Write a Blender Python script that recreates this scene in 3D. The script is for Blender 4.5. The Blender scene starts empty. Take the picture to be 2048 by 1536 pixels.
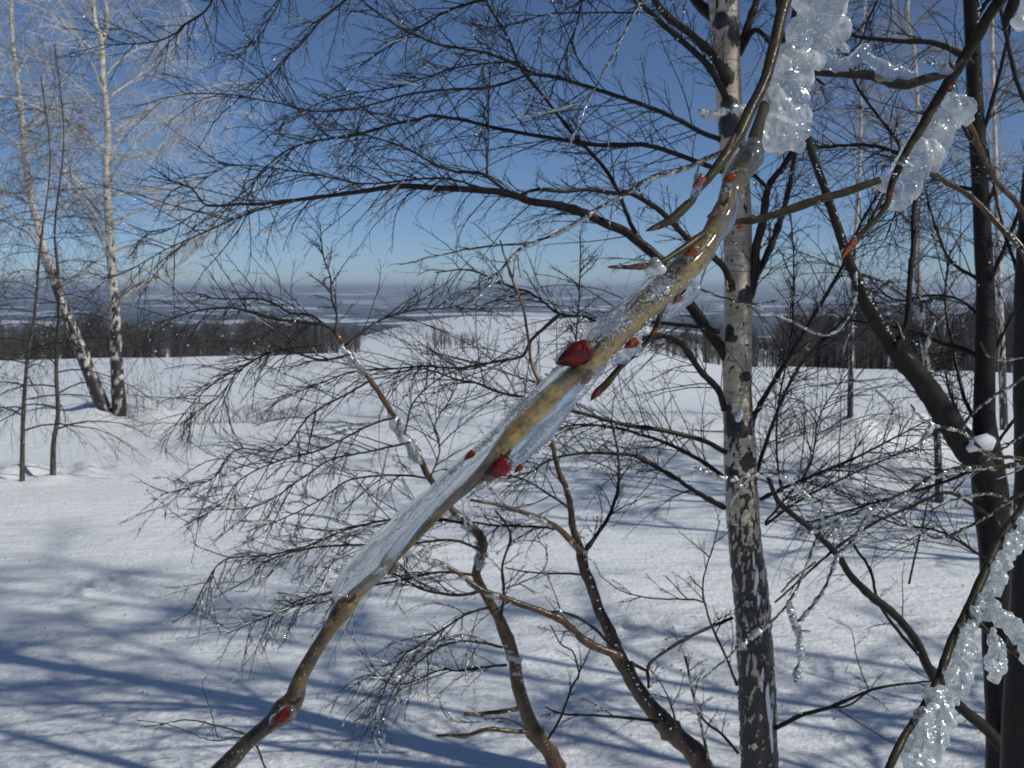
import bpy, math, random
import numpy as np
from mathutils import Vector, noise as mnoise

# ------------------------------------------------------------------ camera, light, exposure
S = bpy.context.scene
COL = S.collection
F = 2157.0                      # focal length in pixels of the 2048 px wide photograph
PITCH = math.atan(190.0 / F)    # horizon at row 578
CAM = np.array([0.0, 0.0, 1.6])
cam = bpy.data.cameras.new('camera')
cam.sensor_width = 36.0
cam.lens = 36.0 * F / 2048.0
cam.clip_start = 0.02
cam.clip_end = 60000.0
cam.dof.use_dof = True
cam.dof.focus_distance = 0.60
cam.dof.aperture_fstop = 42.0
camo = bpy.data.objects.new('camera', cam)
COL.objects.link(camo)
camo.location = CAM
camo.rotation_euler = (math.pi / 2 - PITCH, 0, 0)
S.camera = camo

SUN_AZ = math.radians(113.0)     # to the right of the view direction
SUN_EL = math.radians(41.0)
sun = bpy.data.lights.new('sun', 'SUN')
sun.energy = 3.3
sun.angle = math.radians(0.7)
sun.color = (1.0, 0.98, 0.90)
suno = bpy.data.objects.new('sun', sun)
COL.objects.link(suno)
sd = Vector((math.sin(SUN_AZ) * math.cos(SUN_EL), math.cos(SUN_AZ) * math.cos(SUN_EL), math.sin(SUN_EL)))
suno.rotation_euler = sd.to_track_quat('Z', 'Y').to_euler()

W = bpy.data.worlds.new('World')
S.world = W
W.use_nodes = True
wn = W.node_tree
sky = wn.nodes.new('ShaderNodeTexSky')
sky.sky_type = 'NISHITA'
sky.sun_disc = False
sky.sun_elevation = SUN_EL
sky.sun_rotation = SUN_AZ
sky.altitude = 4800.0
sky.air_density = 1.0
sky.dust_density = 3.0
sky.ozone_density = 5.0
bg = wn.nodes['Background']
bg.inputs[1].default_value = 0.078
wn.links.new(sky.outputs[0], bg.inputs[0])

S.view_settings.view_transform = 'Standard'
S.view_settings.look = 'None'
S.view_settings.exposure = 0.0
S.view_settings.gamma = 1.0
S.view_settings.use_curve_mapping = False
S.render.engine = 'CYCLES'
cy = S.cycles
cy.max_bounces = 10
cy.diffuse_bounces = 3
cy.glossy_bounces = 4
cy.transmission_bounces = 8
cy.transparent_max_bounces = 24
cy.volume_bounces = 0
cy.caustics_reflective = False
cy.caustics_refractive = True
cy.sample_clamp_indirect = 4.0
cy.blur_glossy = 0.3

rs = np.random.RandomState(7)
random.seed(7)

# ------------------------------------------------------------------ pixel rays and ground
cp, sp = math.cos(PITCH), math.sin(PITCH)
FW = np.array([0, cp, -sp]); UP = np.array([0, sp, cp]); RT = np.array([1.0, 0, 0])


def P(px, py, d):
    return CAM + FW * d + RT * ((px - 1024.0) / F * d) + UP * ((768.0 - py) / F * d)


def sstep(a, b, x):
    t = np.clip((x - a) / (b - a), 0, 1)
    return t * t * (3 - 2 * t)


_prs = np.random.RandomState(3)
_W = [(_prs.uniform(0, 2 * math.pi), _prs.uniform(0, 2 * math.pi)) for _ in range(64)]


def waves(x, y, lam, seed, n=5, ax=1.0, ay=1.0):
    v = 0.0
    for i in range(n):
        a, ph = _W[(seed * 7 + i) % 64]
        k = 2 * math.pi / (lam * (0.6 + 0.23 * i))
        v = v + np.sin(k * (x * ax * math.cos(a) + y * ay * math.sin(a)) + ph)
    return v / n


MOUNDS = [  # px, py of the top, width, depth, height
    (1700, 905, .55, .35, .22), (1850, 900, .8, .4, .30), (1640, 880, .4, .3, .12), (1900, 870, .5, .4, .2),
    (1420, 880, .8, .5, .16), (365, 838, .22, .18, .10), (275, 876, .14, .12, .08), (205, 830, 1.3, .6, .18),
    (640, 830, 1.6, .7, .12), (1330, 905, .4, .3, .13), (60, 955, .6, .3, .07), (1150, 1185, .35, .25, .05)]
_MC = []
for (mx, my, mw, md, mh) in MOUNDS:
    dist = 1.6 * F / (my - 578 + 1e-6) * 1.0
    _MC.append(((mx - 1024) / F * dist, dist, mw, md, mh))


def _gpt(px_, py_):
    dist = 1.6 * F / (py_ - 578.0)
    return (px_ - 1024) / F * dist, dist


DENTS = []
for (px_, py_, r_, h_) in ([(x, 955 - (x - 110) * .11 + 3 * math.sin(x), .05, -.045) for x in range(110, 410, 19)] +
                           [(x, 1185 - (x - 120) * .22 + 5 * math.sin(x * 3), .045, -.03) for x in range(120, 240, 13)] +
                           [(x, 1190 + (x - 290) * .12 + 3 * math.sin(x), .045, -.035) for x in range(290, 420, 24)] +
                           [(x, 1262 + 6 * math.sin(x * 2), .035, -.025) for x in range(1180, 1330, 21)] +
                           [(240, 842, .26, -.07), (216, 832, .24, -.06), (43, 965, .14, -.06), (105, 956, .15, -.06), (1881, 1008, .15, -.05)]):
    DENTS.append((*_gpt(px_, py_), r_, h_))


def gz(x, y):
    x = np.asarray(x, float); y = np.asarray(y, float)
    r = np.hypot(x, y)
    yf = np.maximum(y, 0.25 * r)
    u = 1024 + F * np.clip(x / np.maximum(yf, .1), -3, 3)
    wc = sstep(500, 960, u) * (1 - sstep(1200, 1500, u))
    wr = sstep(900, 1500, u)
    a = .0615 * (1 - wr) + .0725 * wr
    zc = 1.6 - a * 70
    ys = [0, 14, 70, 76, 130, 300, 600, 1500, 3800, 5000, 6500, 8000, 12000]
    side = np.interp(r, ys, [0, 0, -1, -1, -1, -20, -33, -42, -47, -30, -24, -16, -10])
    w1 = np.interp(r, [14, 70, 130], [0, 1, 1])
    dz = np.interp(r, [0, 14, 70, 76, 130, 300, 600], [0, 0, 0, -.25, -6, 0, 0])
    s = np.where(r < 130, w1 * zc + np.where(r > 70, dz, 0), 0)
    t = np.clip((r - 130) / 170, 0, 1)
    s = np.where(r >= 130, (zc - 6) * (1 - t) + side * t, s)
    c = np.interp(r, [0, 14, 70, 150, 500, 800, 1500, 3800, 5000, 6500, 8000, 12000],
                  [0, 0, -2.35, -6.5, -11.0, -27, -42, -47, -30, -24, -16, -10])
    z = s * (1 - wc) + c * wc
    far = sstep(500, 1800, r)
    z = z + far * (16 * waves(x, y, 1700, 1) + 10 * waves(x, y, 800, 2) + 5 * waves(x, y, 380, 3))
    z = z + sstep(3800, 6500, r) * 34 * waves(x, y, 3600, 4, ax=.6)
    mid = sstep(90, 300, r) * (1 - far)
    z = z + mid * .9 * waves(x, y, 130, 5)
    near = 1 - sstep(25, 60, r)
    z = z + near * (.045 * waves(x, y, 4.2, 6) + .018 * waves(x, y, 1.3, 7, ax=.5)
                    + .006 * waves(x, y, .45, 8, ax=.45))
    z = z + (1 - near) * (1 - mid) * (1 - far) * .06 * waves(x, y, 9, 9)
    for (mx, my, mr, mh) in DENTS:
        q = ((x - mx) ** 2 + (y - my) ** 2) / mr ** 2
        z = z + mh * np.exp(-q) - mh * .45 * np.exp(-(np.sqrt(q) - 1.7) ** 2 * 3)
    for (mx, my, mw, md, mh) in _MC:
        q = ((x - mx) / mw) ** 2 + ((y - my) / md) ** 2
        z = z + mh * np.exp(-q * 1.2) * (1 + .25 * np.sin(9 * x + 5 * y))
    return z


def G(px, py):
    d = FW + RT * ((px - 1024.0) / F) + UP * ((768.0 - py) / F)
    lo = 0.5
    t = lo
    for _ in range(4000):
        p = CAM + d * t
        if p[2] < float(gz(p[0], p[1])):
            break
        t *= 1.01
    return CAM + d * t


# ------------------------------------------------------------------ materials
def mat(name):
    m = bpy.data.materials.new(name)
    m.use_nodes = True
    nt = m.node_tree
    b = nt.nodes['Principled BSDF']
    return m, nt, b


def node(nt, t, **kw):
    n = nt.nodes.new(t)
    for k, v in kw.items():
        setattr(n, k, v)
    return n


def coords(nt, scale=(1, 1, 1)):
    tc = node(nt, 'ShaderNodeTexCoord')
    mp = node(nt, 'ShaderNodeMapping')
    mp.inputs['Scale'].default_value = scale
    nt.links.new(tc.outputs['Object'], mp.inputs[0])
    return mp.outputs[0]


def noise_n(nt, vec, scale, detail=3.0, rough=.55):
    n = node(nt, 'ShaderNodeTexNoise')
    n.inputs['Scale'].default_value = scale
    n.inputs['Detail'].default_value = detail
    n.inputs['Roughness'].default_value = rough
    nt.links.new(vec, n.inputs['Vector'])
    return n.outputs['Fac']


def ramp(nt, fac, stops, interp='LINEAR'):
    r = node(nt, 'ShaderNodeValToRGB')
    r.color_ramp.interpolation = interp
    e = r.color_ramp.elements
    while len(e) < len(stops):
        e.new(.5)
    for i, (p, c) in enumerate(stops):
        e[i].position = p
        e[i].color = (c[0], c[1], c[2], 1) if not isinstance(c, (int, float)) else (c, c, c, 1)
    nt.links.new(fac, r.inputs[0])
    return r.outputs[0]


def mixc(nt, fac, a, b):
    m = node(nt, 'ShaderNodeMix', data_type='RGBA')
    for sck, v in ((m.inputs[0], fac), (m.inputs[6], a), (m.inputs[7], b)):
        if isinstance(v, (int, float)):
            sck.default_value = v
        elif isinstance(v, tuple):
            sck.default_value = (*v, 1)
        else:
            nt.links.new(v, sck)
    return m.outputs[2]


def bump(nt, h, strength, dist, nrm=None):
    b = node(nt, 'ShaderNodeBump')
    b.inputs['Strength'].default_value = strength
    b.inputs['Distance'].default_value = dist
    nt.links.new(h, b.inputs['Height'])
    if nrm is not None:
        nt.links.new(nrm, b.inputs['Normal'])
    return b.outputs[0]


def math_n(nt, op, a, b=None):
    m = node(nt, 'ShaderNodeMath', operation=op)
    for i, v in enumerate((a, b)):
        if v is None:
            continue
        if isinstance(v, (int, float)):
            m.inputs[i].default_value = v
        else:
            nt.links.new(v, m.inputs[i])
    return m.outputs[0]


def make_snow():
    m, nt, b = mat('snow_crust')
    v = coords(nt)
    vs = coords(nt, (.55, 1.6, 1))
    n1 = noise_n(nt, vs, 5.0, 5, .6)
    n2 = noise_n(nt, v, 38.0, 3, .6)
    # distance zones of the terrain: forests on the far slopes
    tc = node(nt, 'ShaderNodeTexCoord')
    ln = node(nt, 'ShaderNodeVectorMath', operation='LENGTH')
    nt.links.new(tc.outputs['Object'], ln.inputs[0])
    dist = ln.outputs['Value']
    fv = coords(nt, (.0016, .0019, 0))
    fn = noise_n(nt, fv, 1.6, 6, .62)
    forest = ramp(nt, fn, [(.54, 1), (.555, 0)])
    farm = node(nt, 'ShaderNodeMapRange')
    farm.inputs[1].default_value = 560
    farm.inputs[2].default_value = 640
    nt.links.new(dist, farm.inputs[0])
    fmask = math_n(nt, 'MULTIPLY', forest, farm.outputs[0])
    snowc = mixc(nt, n1, (.80, .82, .83), (.86, .87, .87))
    fcol = mixc(nt, noise_n(nt, coords(nt, (.02, .02, 0)), 1.0, 4), (.018, .024, .024), (.05, .052, .05))
    c = mixc(nt, fmask, snowc, fcol)
    nt.links.new(c, b.inputs['Base Color'])
    b.inputs['Roughness'].default_value = .55
    b.inputs['Specular IOR Level'].default_value = .35
    nb = bump(nt, n1, .6, .07)
    nb = bump(nt, n2, .8, .012, nb)
    nb = bump(nt, noise_n(nt, coords(nt, (.7, 2.2, 1)), 16.0, 4, .65), .5, .02, nb)
    nt.links.new(nb, b.inputs['Normal'])
    b.inputs['Coat Weight'].default_value = .35
    b.inputs['Coat Roughness'].default_value = .32
    b.inputs['Coat IOR'].default_value = 1.31
    return m


def make_bark(name, c0, c1, nscale=60, coat=1.0, crough=.16, stretch=.35, bst=.5, bd=.0015):
    m, nt, b = mat(name)
    v = coords(nt, (1, 1, stretch))
    n = noise_n(nt, v, nscale, 5, .65)
    c = mixc(nt, ramp(nt, n, [(.35, 0), (.65, 1)]), c0, c1)
    nt.links.new(c, b.inputs['Base Color'])
    b.inputs['Roughness'].default_value = .75
    b.inputs['Specular IOR Level'].default_value = .25
    b.inputs['Coat Weight'].default_value = coat
    b.inputs['Coat Roughness'].default_value = max(.2, crough)
    b.inputs['Coat IOR'].default_value = 1.33
    n2 = noise_n(nt, coords(nt), nscale * 2.3, 3, .6)
    nb = bump(nt, n, bst, bd)
    nb2 = bump(nt, n2, .6, bd)
    nt.links.new(nb, b.inputs['Normal'])
    nt.links.new(nb2, b.inputs['Coat Normal'])
    return m


def make_birch(name, white, zscale=1.0):
    m, nt, b = mat(name)
    at = node(nt, 'ShaderNodeAttribute')
    at.attribute_name = 'dark'
    hz = noise_n(nt, coords(nt, (9 * zscale, 9 * zscale, 120 * zscale)), 1.0, 3, .6)
    dash = ramp(nt, hz, [(.57, 0), (.64, 1)])
    soft = noise_n(nt, coords(nt, (14 * zscale, 14 * zscale, 30 * zscale)), 1.0, 4, .6)
    tan = mixc(nt, ramp(nt, soft, [(.35, 0), (.7, 1)]), white, tuple(w * f for w, f in zip(white, (.66, .56, .46))))
    fine = noise_n(nt, coords(nt, (90, 90, 45)), 1.0, 4, .6)
    c = mixc(nt, math_n(nt, 'MULTIPLY', dash, .7), tan, (.12, .09, .07))
    dd = math_n(nt, 'ADD', at.outputs['Fac'], math_n(nt, 'MULTIPLY', math_n(nt, 'SUBTRACT', fine, .5), 1.9))
    dm = ramp(nt, dd, [(.42, 0), (.56, 1)])
    c = mixc(nt, dm, c, (.022, .018, .016))
    nt.links.new(c, b.inputs['Base Color'])
    b.inputs['Roughness'].default_value = .55
    b.inputs['Coat Weight'].default_value = .35
    b.inputs['Coat Roughness'].default_value = .25
    hh = math_n(nt, 'SUBTRACT', fine, math_n(nt, 'MULTIPLY', dm, .5))
    nt.links.new(bump(nt, hh, .7, .004), b.inputs['Normal'])
    return m


def make_ice(name, cloud, scale, rough=.05, trans=.35, bst=.6, bd=.0008, cloudcol=(.83, .87, .88), gloss=.10):
    m, nt, b = mat(name)
    nt.nodes.remove(b)
    out = nt.nodes['Material Output']
    n = noise_n(nt, coords(nt), scale, 3, .6)
    n2 = noise_n(nt, coords(nt), scale * .35, 3, .6)
    nb = bump(nt, n, bst, bd)
    gl = node(nt, 'ShaderNodeBsdfGlass')
    gl.inputs['IOR'].default_value = 1.31
    gl.inputs['Roughness'].default_value = rough
    gl.inputs['Color'].default_value = (.97, .99, 1, 1)
    nt.links.new(nb, gl.inputs['Normal'])
    tr = node(nt, 'ShaderNodeBsdfTransparent')
    tr.inputs[0].default_value = (.97, .985, .99, 1)
    m1 = node(nt, 'ShaderNodeMixShader')
    m1.inputs[0].default_value = trans
    nt.links.new(gl.outputs[0], m1.inputs[1]); nt.links.new(tr.outputs[0], m1.inputs[2])
    df = node(nt, 'ShaderNodeBsdfDiffuse'); df.inputs[0].default_value = (*cloudcol, 1)
    tl = node(nt, 'ShaderNodeBsdfTranslucent'); tl.inputs[0].default_value = (*cloudcol, 1)
    m2 = node(nt, 'ShaderNodeMixShader'); m2.inputs[0].default_value = .5
    nt.links.new(df.outputs[0], m2.inputs[1]); nt.links.new(tl.outputs[0], m2.inputs[2])
    cm = ramp(nt, n2, [(.42, cloud * .25), (.60, min(1., cloud * 2.2))])
    m3 = node(nt, 'ShaderNodeMixShader')
    nt.links.new(cm, m3.inputs[0])
    nt.links.new(m1.outputs[0], m3.inputs[1]); nt.links.new(m2.outputs[0], m3.inputs[2])
    gg = node(nt, 'ShaderNodeBsdfGlossy'); gg.inputs['Roughness'].default_value = .2 if gloss > .5 else .13
    nt.links.new(nb, gg.inputs['Normal'])
    m4 = node(nt, 'ShaderNodeMixShader'); m4.inputs[0].default_value = gloss
    nt.links.new(m3.outputs[0], m4.inputs[1]); nt.links.new(gg.outputs[0], m4.inputs[2])
    nt.links.new(m4.outputs[0], out.inputs[0])
    return m


def make_olive():
    m, nt, b = mat('olive_bark')
    v = coords(nt)
    n = noise_n(nt, v, 45, 4, .6)
    n2 = noise_n(nt, v, 420, 3, .6)
    n3 = noise_n(nt, v, 900, 2, .5)
    c = mixc(nt, ramp(nt, n, [(.40, 0), (.62, 1)]), (.06, .042, .010), (.48, .30, .014))
    at = node(nt, 'ShaderNodeAttribute')
    at.attribute_name = 'tone'
    c = mixc(nt, at.outputs['Fac'], c, mixc(nt, ramp(nt, n, [(.40, 0), (.66, 1)]), (.010, .007, .004), (.042, .028, .008)))  # darker bark, its colour also deepened to look backlit
    c = mixc(nt, ramp(nt, n2, [(.52, 0), (.66, 1)]), c, (.05, .030, .014))
    c = mixc(nt, ramp(nt, n3, [(.66, 0), (.70, 1)]), c, (.36, .30, .18))
    nt.links.new(c, b.inputs['Base Color'])
    b.inputs['Roughness'].default_value = .45
    b.inputs['Coat Weight'].default_value = .4
    b.inputs['Coat Roughness'].default_value = .2
    m1 = node(nt, 'ShaderNodeMapping')
    m1.inputs['Rotation'].default_value = (0, math.radians(41), 0)
    nt.links.new(coords(nt), m1.inputs[0])
    m2 = node(nt, 'ShaderNodeMapping')
    m2.inputs['Scale'].default_value = (.13, 1, 1)
    nt.links.new(m1.outputs[0], m2.inputs[0])
    st = noise_n(nt, m2.outputs[0], 900, 4, .65)      # wrinkles running along the stem
    c = mixc(nt, ramp(nt, st, [(.50, 0), (.64, .75)]), c, (.035, .022, .009))
    nt.links.new(c, b.inputs['Base Color'])
    nb = bump(nt, n2, .6, .0006)
    nt.links.new(bump(nt, st, .9, .0007, nb), b.inputs['Normal'])
    return m


def make_simple(name, c0, c1, scale, rough=.6, coat=0., bd=.001, bst=.5, crough=.1, trans=0.0):
    m, nt, b = mat(name)
    n = noise_n(nt, coords(nt), scale, 4, .6)
    c = mixc(nt, ramp(nt, n, [(.35, 0), (.65, 1)]), c0, c1)
    nt.links.new(c, b.inputs['Base Color'])
    b.inputs['Roughness'].default_value = rough
    b.inputs['Coat Weight'].default_value = coat
    b.inputs['Coat Roughness'].default_value = max(.2, crough)
    b.inputs['Subsurface Weight'].default_value = trans
    b.inputs['Specular IOR Level'].default_value = .2
    b.inputs['Subsurface Scale'].default_value = .002
    nt.links.new(bump(nt, n, bst, bd), b.inputs['Normal'])
    return m


M = {}
M['snow'] = make_snow()
M['dark'] = make_bark('dark_glazed_bark', (.006, .005, .0045), (.022, .017, .012), 70, .30, .2)
M['twig'] = make_bark('dark_twig_bark', (.008, .006, .005), (.024, .016, .013), 120, .35, .2, 1, .3, .0006)
M['brown'] = make_bark('brown_glazed_bark', (.016, .010, .006), (.115, .062, .024), 45, 1, .13, .4, .7, .0016)
M['stem'] = make_bark('sapling_bark', (.035, .03, .026), (.10, .085, .07), 60, .6, .2)
M['pale_twig'] = make_bark('frosted_twig_bark', (.28, .28, .29), (.74, .76, .77), 6, 1, .22, 1, .4, .002)
M['tan_twig'] = make_bark('tan_twig_bark', (.15, .13, .12), (.36, .33, .31), 5, .8, .25, 1, .4, .002)
M['birch'] = make_birch('birch_bark', (.60, .535, .42))
M['birch_far'] = make_birch('far_birch_bark', (.60, .58, .54), .45)
M['olive'] = make_olive()
M['green_twig'] = make_bark('green_brown_twig_bark', (.010, .008, .004), (.045, .034, .010), 160, .35, .12, 1, .6, .0006)
M['bud'] = make_simple('red_bud_scales', (.030, .001, .001), (.17, .003, .001), 200, .5, .25, .0010, .9, .15, .0)
M['bud_orange'] = make_simple('orange_bud_scales', (.07, .007, .002), (.38, .055, .004), 500, .5, .2, .0008, .8, .08, .0)
M['bud_brown'] = make_simple('brown_bud_scales', (.05, .018, .015), (.14, .05, .035), 300, .4, 1, .0006, .6)
M['ice'] = make_ice('clear_ice', .035, 200, .0, .30, .22, .0007, gloss=.05)
M['ice_white'] = make_ice('cloudy_ice', .32, 150, .02, .22, .5, .0009, cloudcol=(.86, .88, .87), gloss=.09)
M['ice_grain'] = make_ice('granular_ice', .32, 300, .04, .25, .6, .0010, cloudcol=(.80, .83, .82), gloss=.14)
M['glint'] = make_ice('glint_ice', .10, 300, .05, .2, .3, .0008, gloss=.75)  # mirror gloss well above real ice, so beads show as sun glints
M['frost'] = make_ice('twig_ice', .30, 160, .14, .38, 1.0, .003, gloss=.22)
M['snow_lump'] = make_simple('packed_snow', (.74, .77, .80), (.86, .87, .88), 60, .6, .1, .004, .6)
M['woods'] = make_simple('bare_woods_bark', (.028, .026, .024), (.11, .098, .088), .35, .9)
M['conifer'] = make_simple('conifer_needles', (.010, .016, .012), (.03, .04, .03), .5, .9)
M['shrub'] = make_simple('shrub_stem_bark', (.10, .085, .08), (.22, .18, .16), 8, .8)


# ------------------------------------------------------------------ mesh helpers
def mesh_from(name, V, faces4=None, faces3=None, smooth=True):
    """V (n,3); faces4 (k,4), faces3 (m,3)."""
    me = bpy.data.meshes.new(name)
    V = np.asarray(V, np.float32)
    f4 = np.asarray(faces4, np.int32).reshape(-1, 4) if faces4 is not None and len(faces4) else np.zeros((0, 4), np.int32)
    f3 = np.asarray(faces3, np.int32).reshape(-1, 3) if faces3 is not None and len(faces3) else np.zeros((0, 3), np.int32)
    me.vertices.add(len(V)); me.vertices.foreach_set('co', V.ravel())
    nl = f4.size + f3.size
    me.loops.add(nl)
    me.loops.foreach_set('vertex_index', np.concatenate([f4.ravel(), f3.ravel()]))
    npoly = len(f4) + len(f3)
    me.polygons.add(npoly)
    tot = np.concatenate([np.full(len(f4), 4, np.int32), np.full(len(f3), 3, np.int32)])
    st = np.concatenate([[0], np.cumsum(tot)[:-1]]).astype(np.int32) if npoly else np.zeros(0, np.int32)
    me.polygons.foreach_set('loop_start', st)
    me.polygons.foreach_set('use_smooth', np.full(npoly, smooth, bool))
    me.update(calc_edges=True)
    return me


def tube_arrays(Pt, R, k=3, caps=True):
    """Pt (M,n,3), R (M,n) -> verts, quads, tris for M tubes with k sides."""
    Mn, n, _ = Pt.shape
    T = np.empty_like(Pt)
    T[:, 1:-1] = Pt[:, 2:] - Pt[:, :-2]
    T[:, 0] = Pt[:, 1] - Pt[:, 0]
    T[:, -1] = Pt[:, -1] - Pt[:, -2]
    T /= np.linalg.norm(T, axis=2, keepdims=True) + 1e-12
    mt = Pt[:, -1] - Pt[:, 0]
    ref = np.zeros((Mn, 3))
    ref[np.arange(Mn), np.argmin(np.abs(mt), axis=1)] = 1.0
    A = np.cross(T, ref[:, None, :]); A /= np.linalg.norm(A, axis=2, keepdims=True) + 1e-12
    B = np.cross(T, A)
    th = np.arange(k) * 2 * math.pi / k
    V = Pt[:, :, None, :] + R[:, :, None, None] * (A[:, :, None, :] * np.cos(th)[None, None, :, None]
                                                 + B[:, :, None, :] * np.sin(th)[None, None, :, None])
    idx = np.arange(Mn * n * k).reshape(Mn, n, k)
    a = idx[:, :-1, :]; b = np.roll(idx, -1, axis=2)[:, :-1, :]
    c = np.roll(idx, -1, axis=2)[:, 1:, :]; d = idx[:, 1:, :]
    Q = np.stack([a, b, c, d], axis=-1).reshape(-1, 4)
    Tn = []
    if caps:
        for j in range(1, k - 1):
            Tn.append(np.stack([idx[:, -1, 0], idx[:, -1, j], idx[:, -1, j + 1]], axis=-1))
            Tn.append(np.stack([idx[:, 0, 0], idx[:, 0, j + 1], idx[:, 0, j]], axis=-1))
        Tn = np.concatenate(Tn)
    return V.reshape(-1, 3), Q, (Tn if len(Tn) else np.zeros((0, 3), int))


def mesh_tubes(name, batches, origin=(0, 0, 0)):
    """batches: list of (P, R, sides)."""
    VV, QQ, TT, off = [], [], [], 0
    for (p, r, k) in batches:
        if len(p) == 0:
            continue
        v, q, t = tube_arrays(p, r, k, k > 3)
        VV.append(v); QQ.append(q + off); TT.append(t + off); off += len(v)
    V = np.concatenate(VV) - np.asarray(origin)
    return mesh_from(name, V, np.concatenate(QQ), np.concatenate(TT))


def link(name, me, m, parent=None, kind=None, loc=None):
    o = bpy.data.objects.new(name, me)
    COL.objects.link(o)
    if m is not None:
        me.materials.append(m)
    if parent is not None:
        o.parent = parent
    if kind:
        o['kind'] = kind
    if loc is not None:
        o.location = loc
    return o


def thing(name, label, cat, loc, group=None):
    o = bpy.data.objects.new(name, None)
    o.empty_display_size = .1
    COL.objects.link(o)
    o.location = loc
    o['label'] = label; o['category'] = cat
    if group:
        o['group'] = group
    return o


def spline(pts, step):
    """Catmull-Rom through rows of pts (n,m) resampled about every `step` (in units of the first 3 columns)."""
    pts = np.asarray(pts, float)
    if len(pts) == 2:
        pts = np.stack([pts[0], (pts[0] + pts[1]) / 2, pts[1]])
    ext = np.vstack([2 * pts[0] - pts[1], pts, 2 * pts[-1] - pts[-2]])
    out = []
    for i in range(1, len(ext) - 2):
        p0, p1, p2, p3 = ext[i - 1], ext[i], ext[i + 1], ext[i + 2]
        n = max(1, int(round(np.linalg.norm((p2 - p1)[:3]) / step)))
        t = (np.arange(n) / n)[:, None]
        out.append(.5 * ((2 * p1) + (-p0 + p2) * t + (2 * p0 - 5 * p1 + 4 * p2 - p3) * t ** 2
                         + (-p0 + 3 * p1 - 3 * p2 + p3) * t ** 3))
    out.append(pts[-1][None])
    return np.vstack(out)


def trace(pl, d0, d1, w0, w1, step=14, bow=0.0, jit=.0):
    """pixel polyline -> world points and radii; d is depth, w is width in pixels of the photograph."""
    n = len(pl)
    a = np.array([(q[0], q[1]) for q in pl], float)
    seg = np.r_[0, np.cumsum(np.hypot(*(a[1:] - a[:-1]).T))]
    t = seg / seg[-1]
    dep = d0 + (d1 - d0) * t + bow * np.sin(t * math.pi)
    wid = np.array([q[2] if len(q) > 2 else w0 + (w1 - w0) * tt for q, tt in zip(pl, t)])
    row = np.column_stack([a, np.zeros(n), dep, wid])
    rr = spline(row, step)
    if jit:
        j = rs.normal(0, jit, (len(rr), 2)); j[0] = 0
        rr[:, :2] += j
    pts = np.array([P(q[0], q[1], q[3]) for q in rr])
    rad = np.maximum(rr[:, 4], .3) / 2 / F * rr[:, 3]
    return pts, rad


# growth of many curved twigs at once -------------------------------------------------
def nrm(v):
    return v / (np.linalg.norm(v, axis=-1, keepdims=True) + 1e-12)


def children(PB, RB, count, ang, length, r0, taper=.45, n=6, droop=.0, jit=.12, curl=.25, t0=.08, t1=1.0,
             rmax=None, lscale_end=.4, up=0.0, flat=None):
    """PB (M,n,3) parents. count: children per parent. Returns arrays (M*count, n, 3), radii."""
    Mn, pn, _ = PB.shape
    K = Mn * count
    if K == 0:
        return np.zeros((0, n, 3)), np.zeros((0, n))
    par = np.repeat(np.arange(Mn), count)
    base = np.tile((np.arange(count) + .5) / count, Mn)
    t = t0 + (t1 - t0) * np.clip(base + rs.uniform(-.5, .5, K) / count, 0, .999)
    f = t * (pn - 1)
    i = np.minimum(f.astype(int), pn - 2); fr = (f - i)[:, None]
    p = PB[par, i] * (1 - fr) + PB[par, i + 1] * fr
    tan = nrm(PB[par, i + 1] - PB[par, i])
    pr = RB[par, i] * (1 - fr[:, 0]) + RB[par, i + 1] * fr[:, 0]
    rv = rs.normal(size=(K, 3))
    if flat is not None:
        rv -= flat * .65 * np.sum(rv * flat, axis=1, keepdims=True)
    perp = nrm(rv - tan * np.sum(rv * tan, axis=1, keepdims=True))
    a = np.radians(rs.uniform(ang[0], ang[1], K))[:, None]
    d = tan * np.cos(a) + perp * np.sin(a)
    d[:, 2] += up
    d = nrm(d)
    L = rs.uniform(length[0], length[1], K) * (1 - (1 - lscale_end) * t)
    st = (L / (n - 1))[:, None]
    ax = nrm(rs.normal(size=(K, 3)))
    cu = rs.uniform(-curl, curl, K)[:, None]
    out = np.empty((K, n, 3)); out[:, 0] = p
    for s in range(1, n):
        out[:, s] = out[:, s - 1] + d * st
        d = d + np.cross(ax, d) * cu + rs.normal(0, jit, (K, 3))
        d[:, 2] -= droop * (.5 + s / n)
        d = nrm(d)
    rr = np.minimum(rs.uniform(r0[0], r0[1], K), pr * .85)
    R = rr[:, None] * np.linspace(1, taper, n)[None]
    return out, R


def ice_beads(Pb, Rb, frac, size, seglen=3, lump=.5):
    """lumpy pieces of ice threaded on random stretches of twigs (P (M,n,3))"""
    Mn, n, _ = Pb.shape
    if Mn == 0:
        return []
    k = int(Mn * frac)
    if k == 0:
        return []
    pick = rs.randint(0, Mn, k)
    i0 = rs.randint(0, max(1, n - seglen), k)
    m = 7
    out = np.empty((k, m, 3)); R = np.empty((k, m))
    a = Pb[pick, i0]; b = Pb[pick, np.minimum(i0 + seglen, n - 1)]
    mid = Pb[pick, np.minimum(i0 + seglen // 2 + 0, n - 1)]
    for j in range(m):
        t = j / (m - 1)
        q = (1 - t) ** 2 * a + 2 * t * (1 - t) * mid + t * t * b
        out[:, j] = q + rs.normal(0, size * .25, (k, 3)) + np.array([0, 0, -size * .35])
        R[:, j] = size * (.25 + lump * rs.uniform(.2, 1.3, k)) * (math.sin(math.pi * (t * .86 + .07)) ** .5)
    return [(out, R, 5)]


_ico = None


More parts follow.
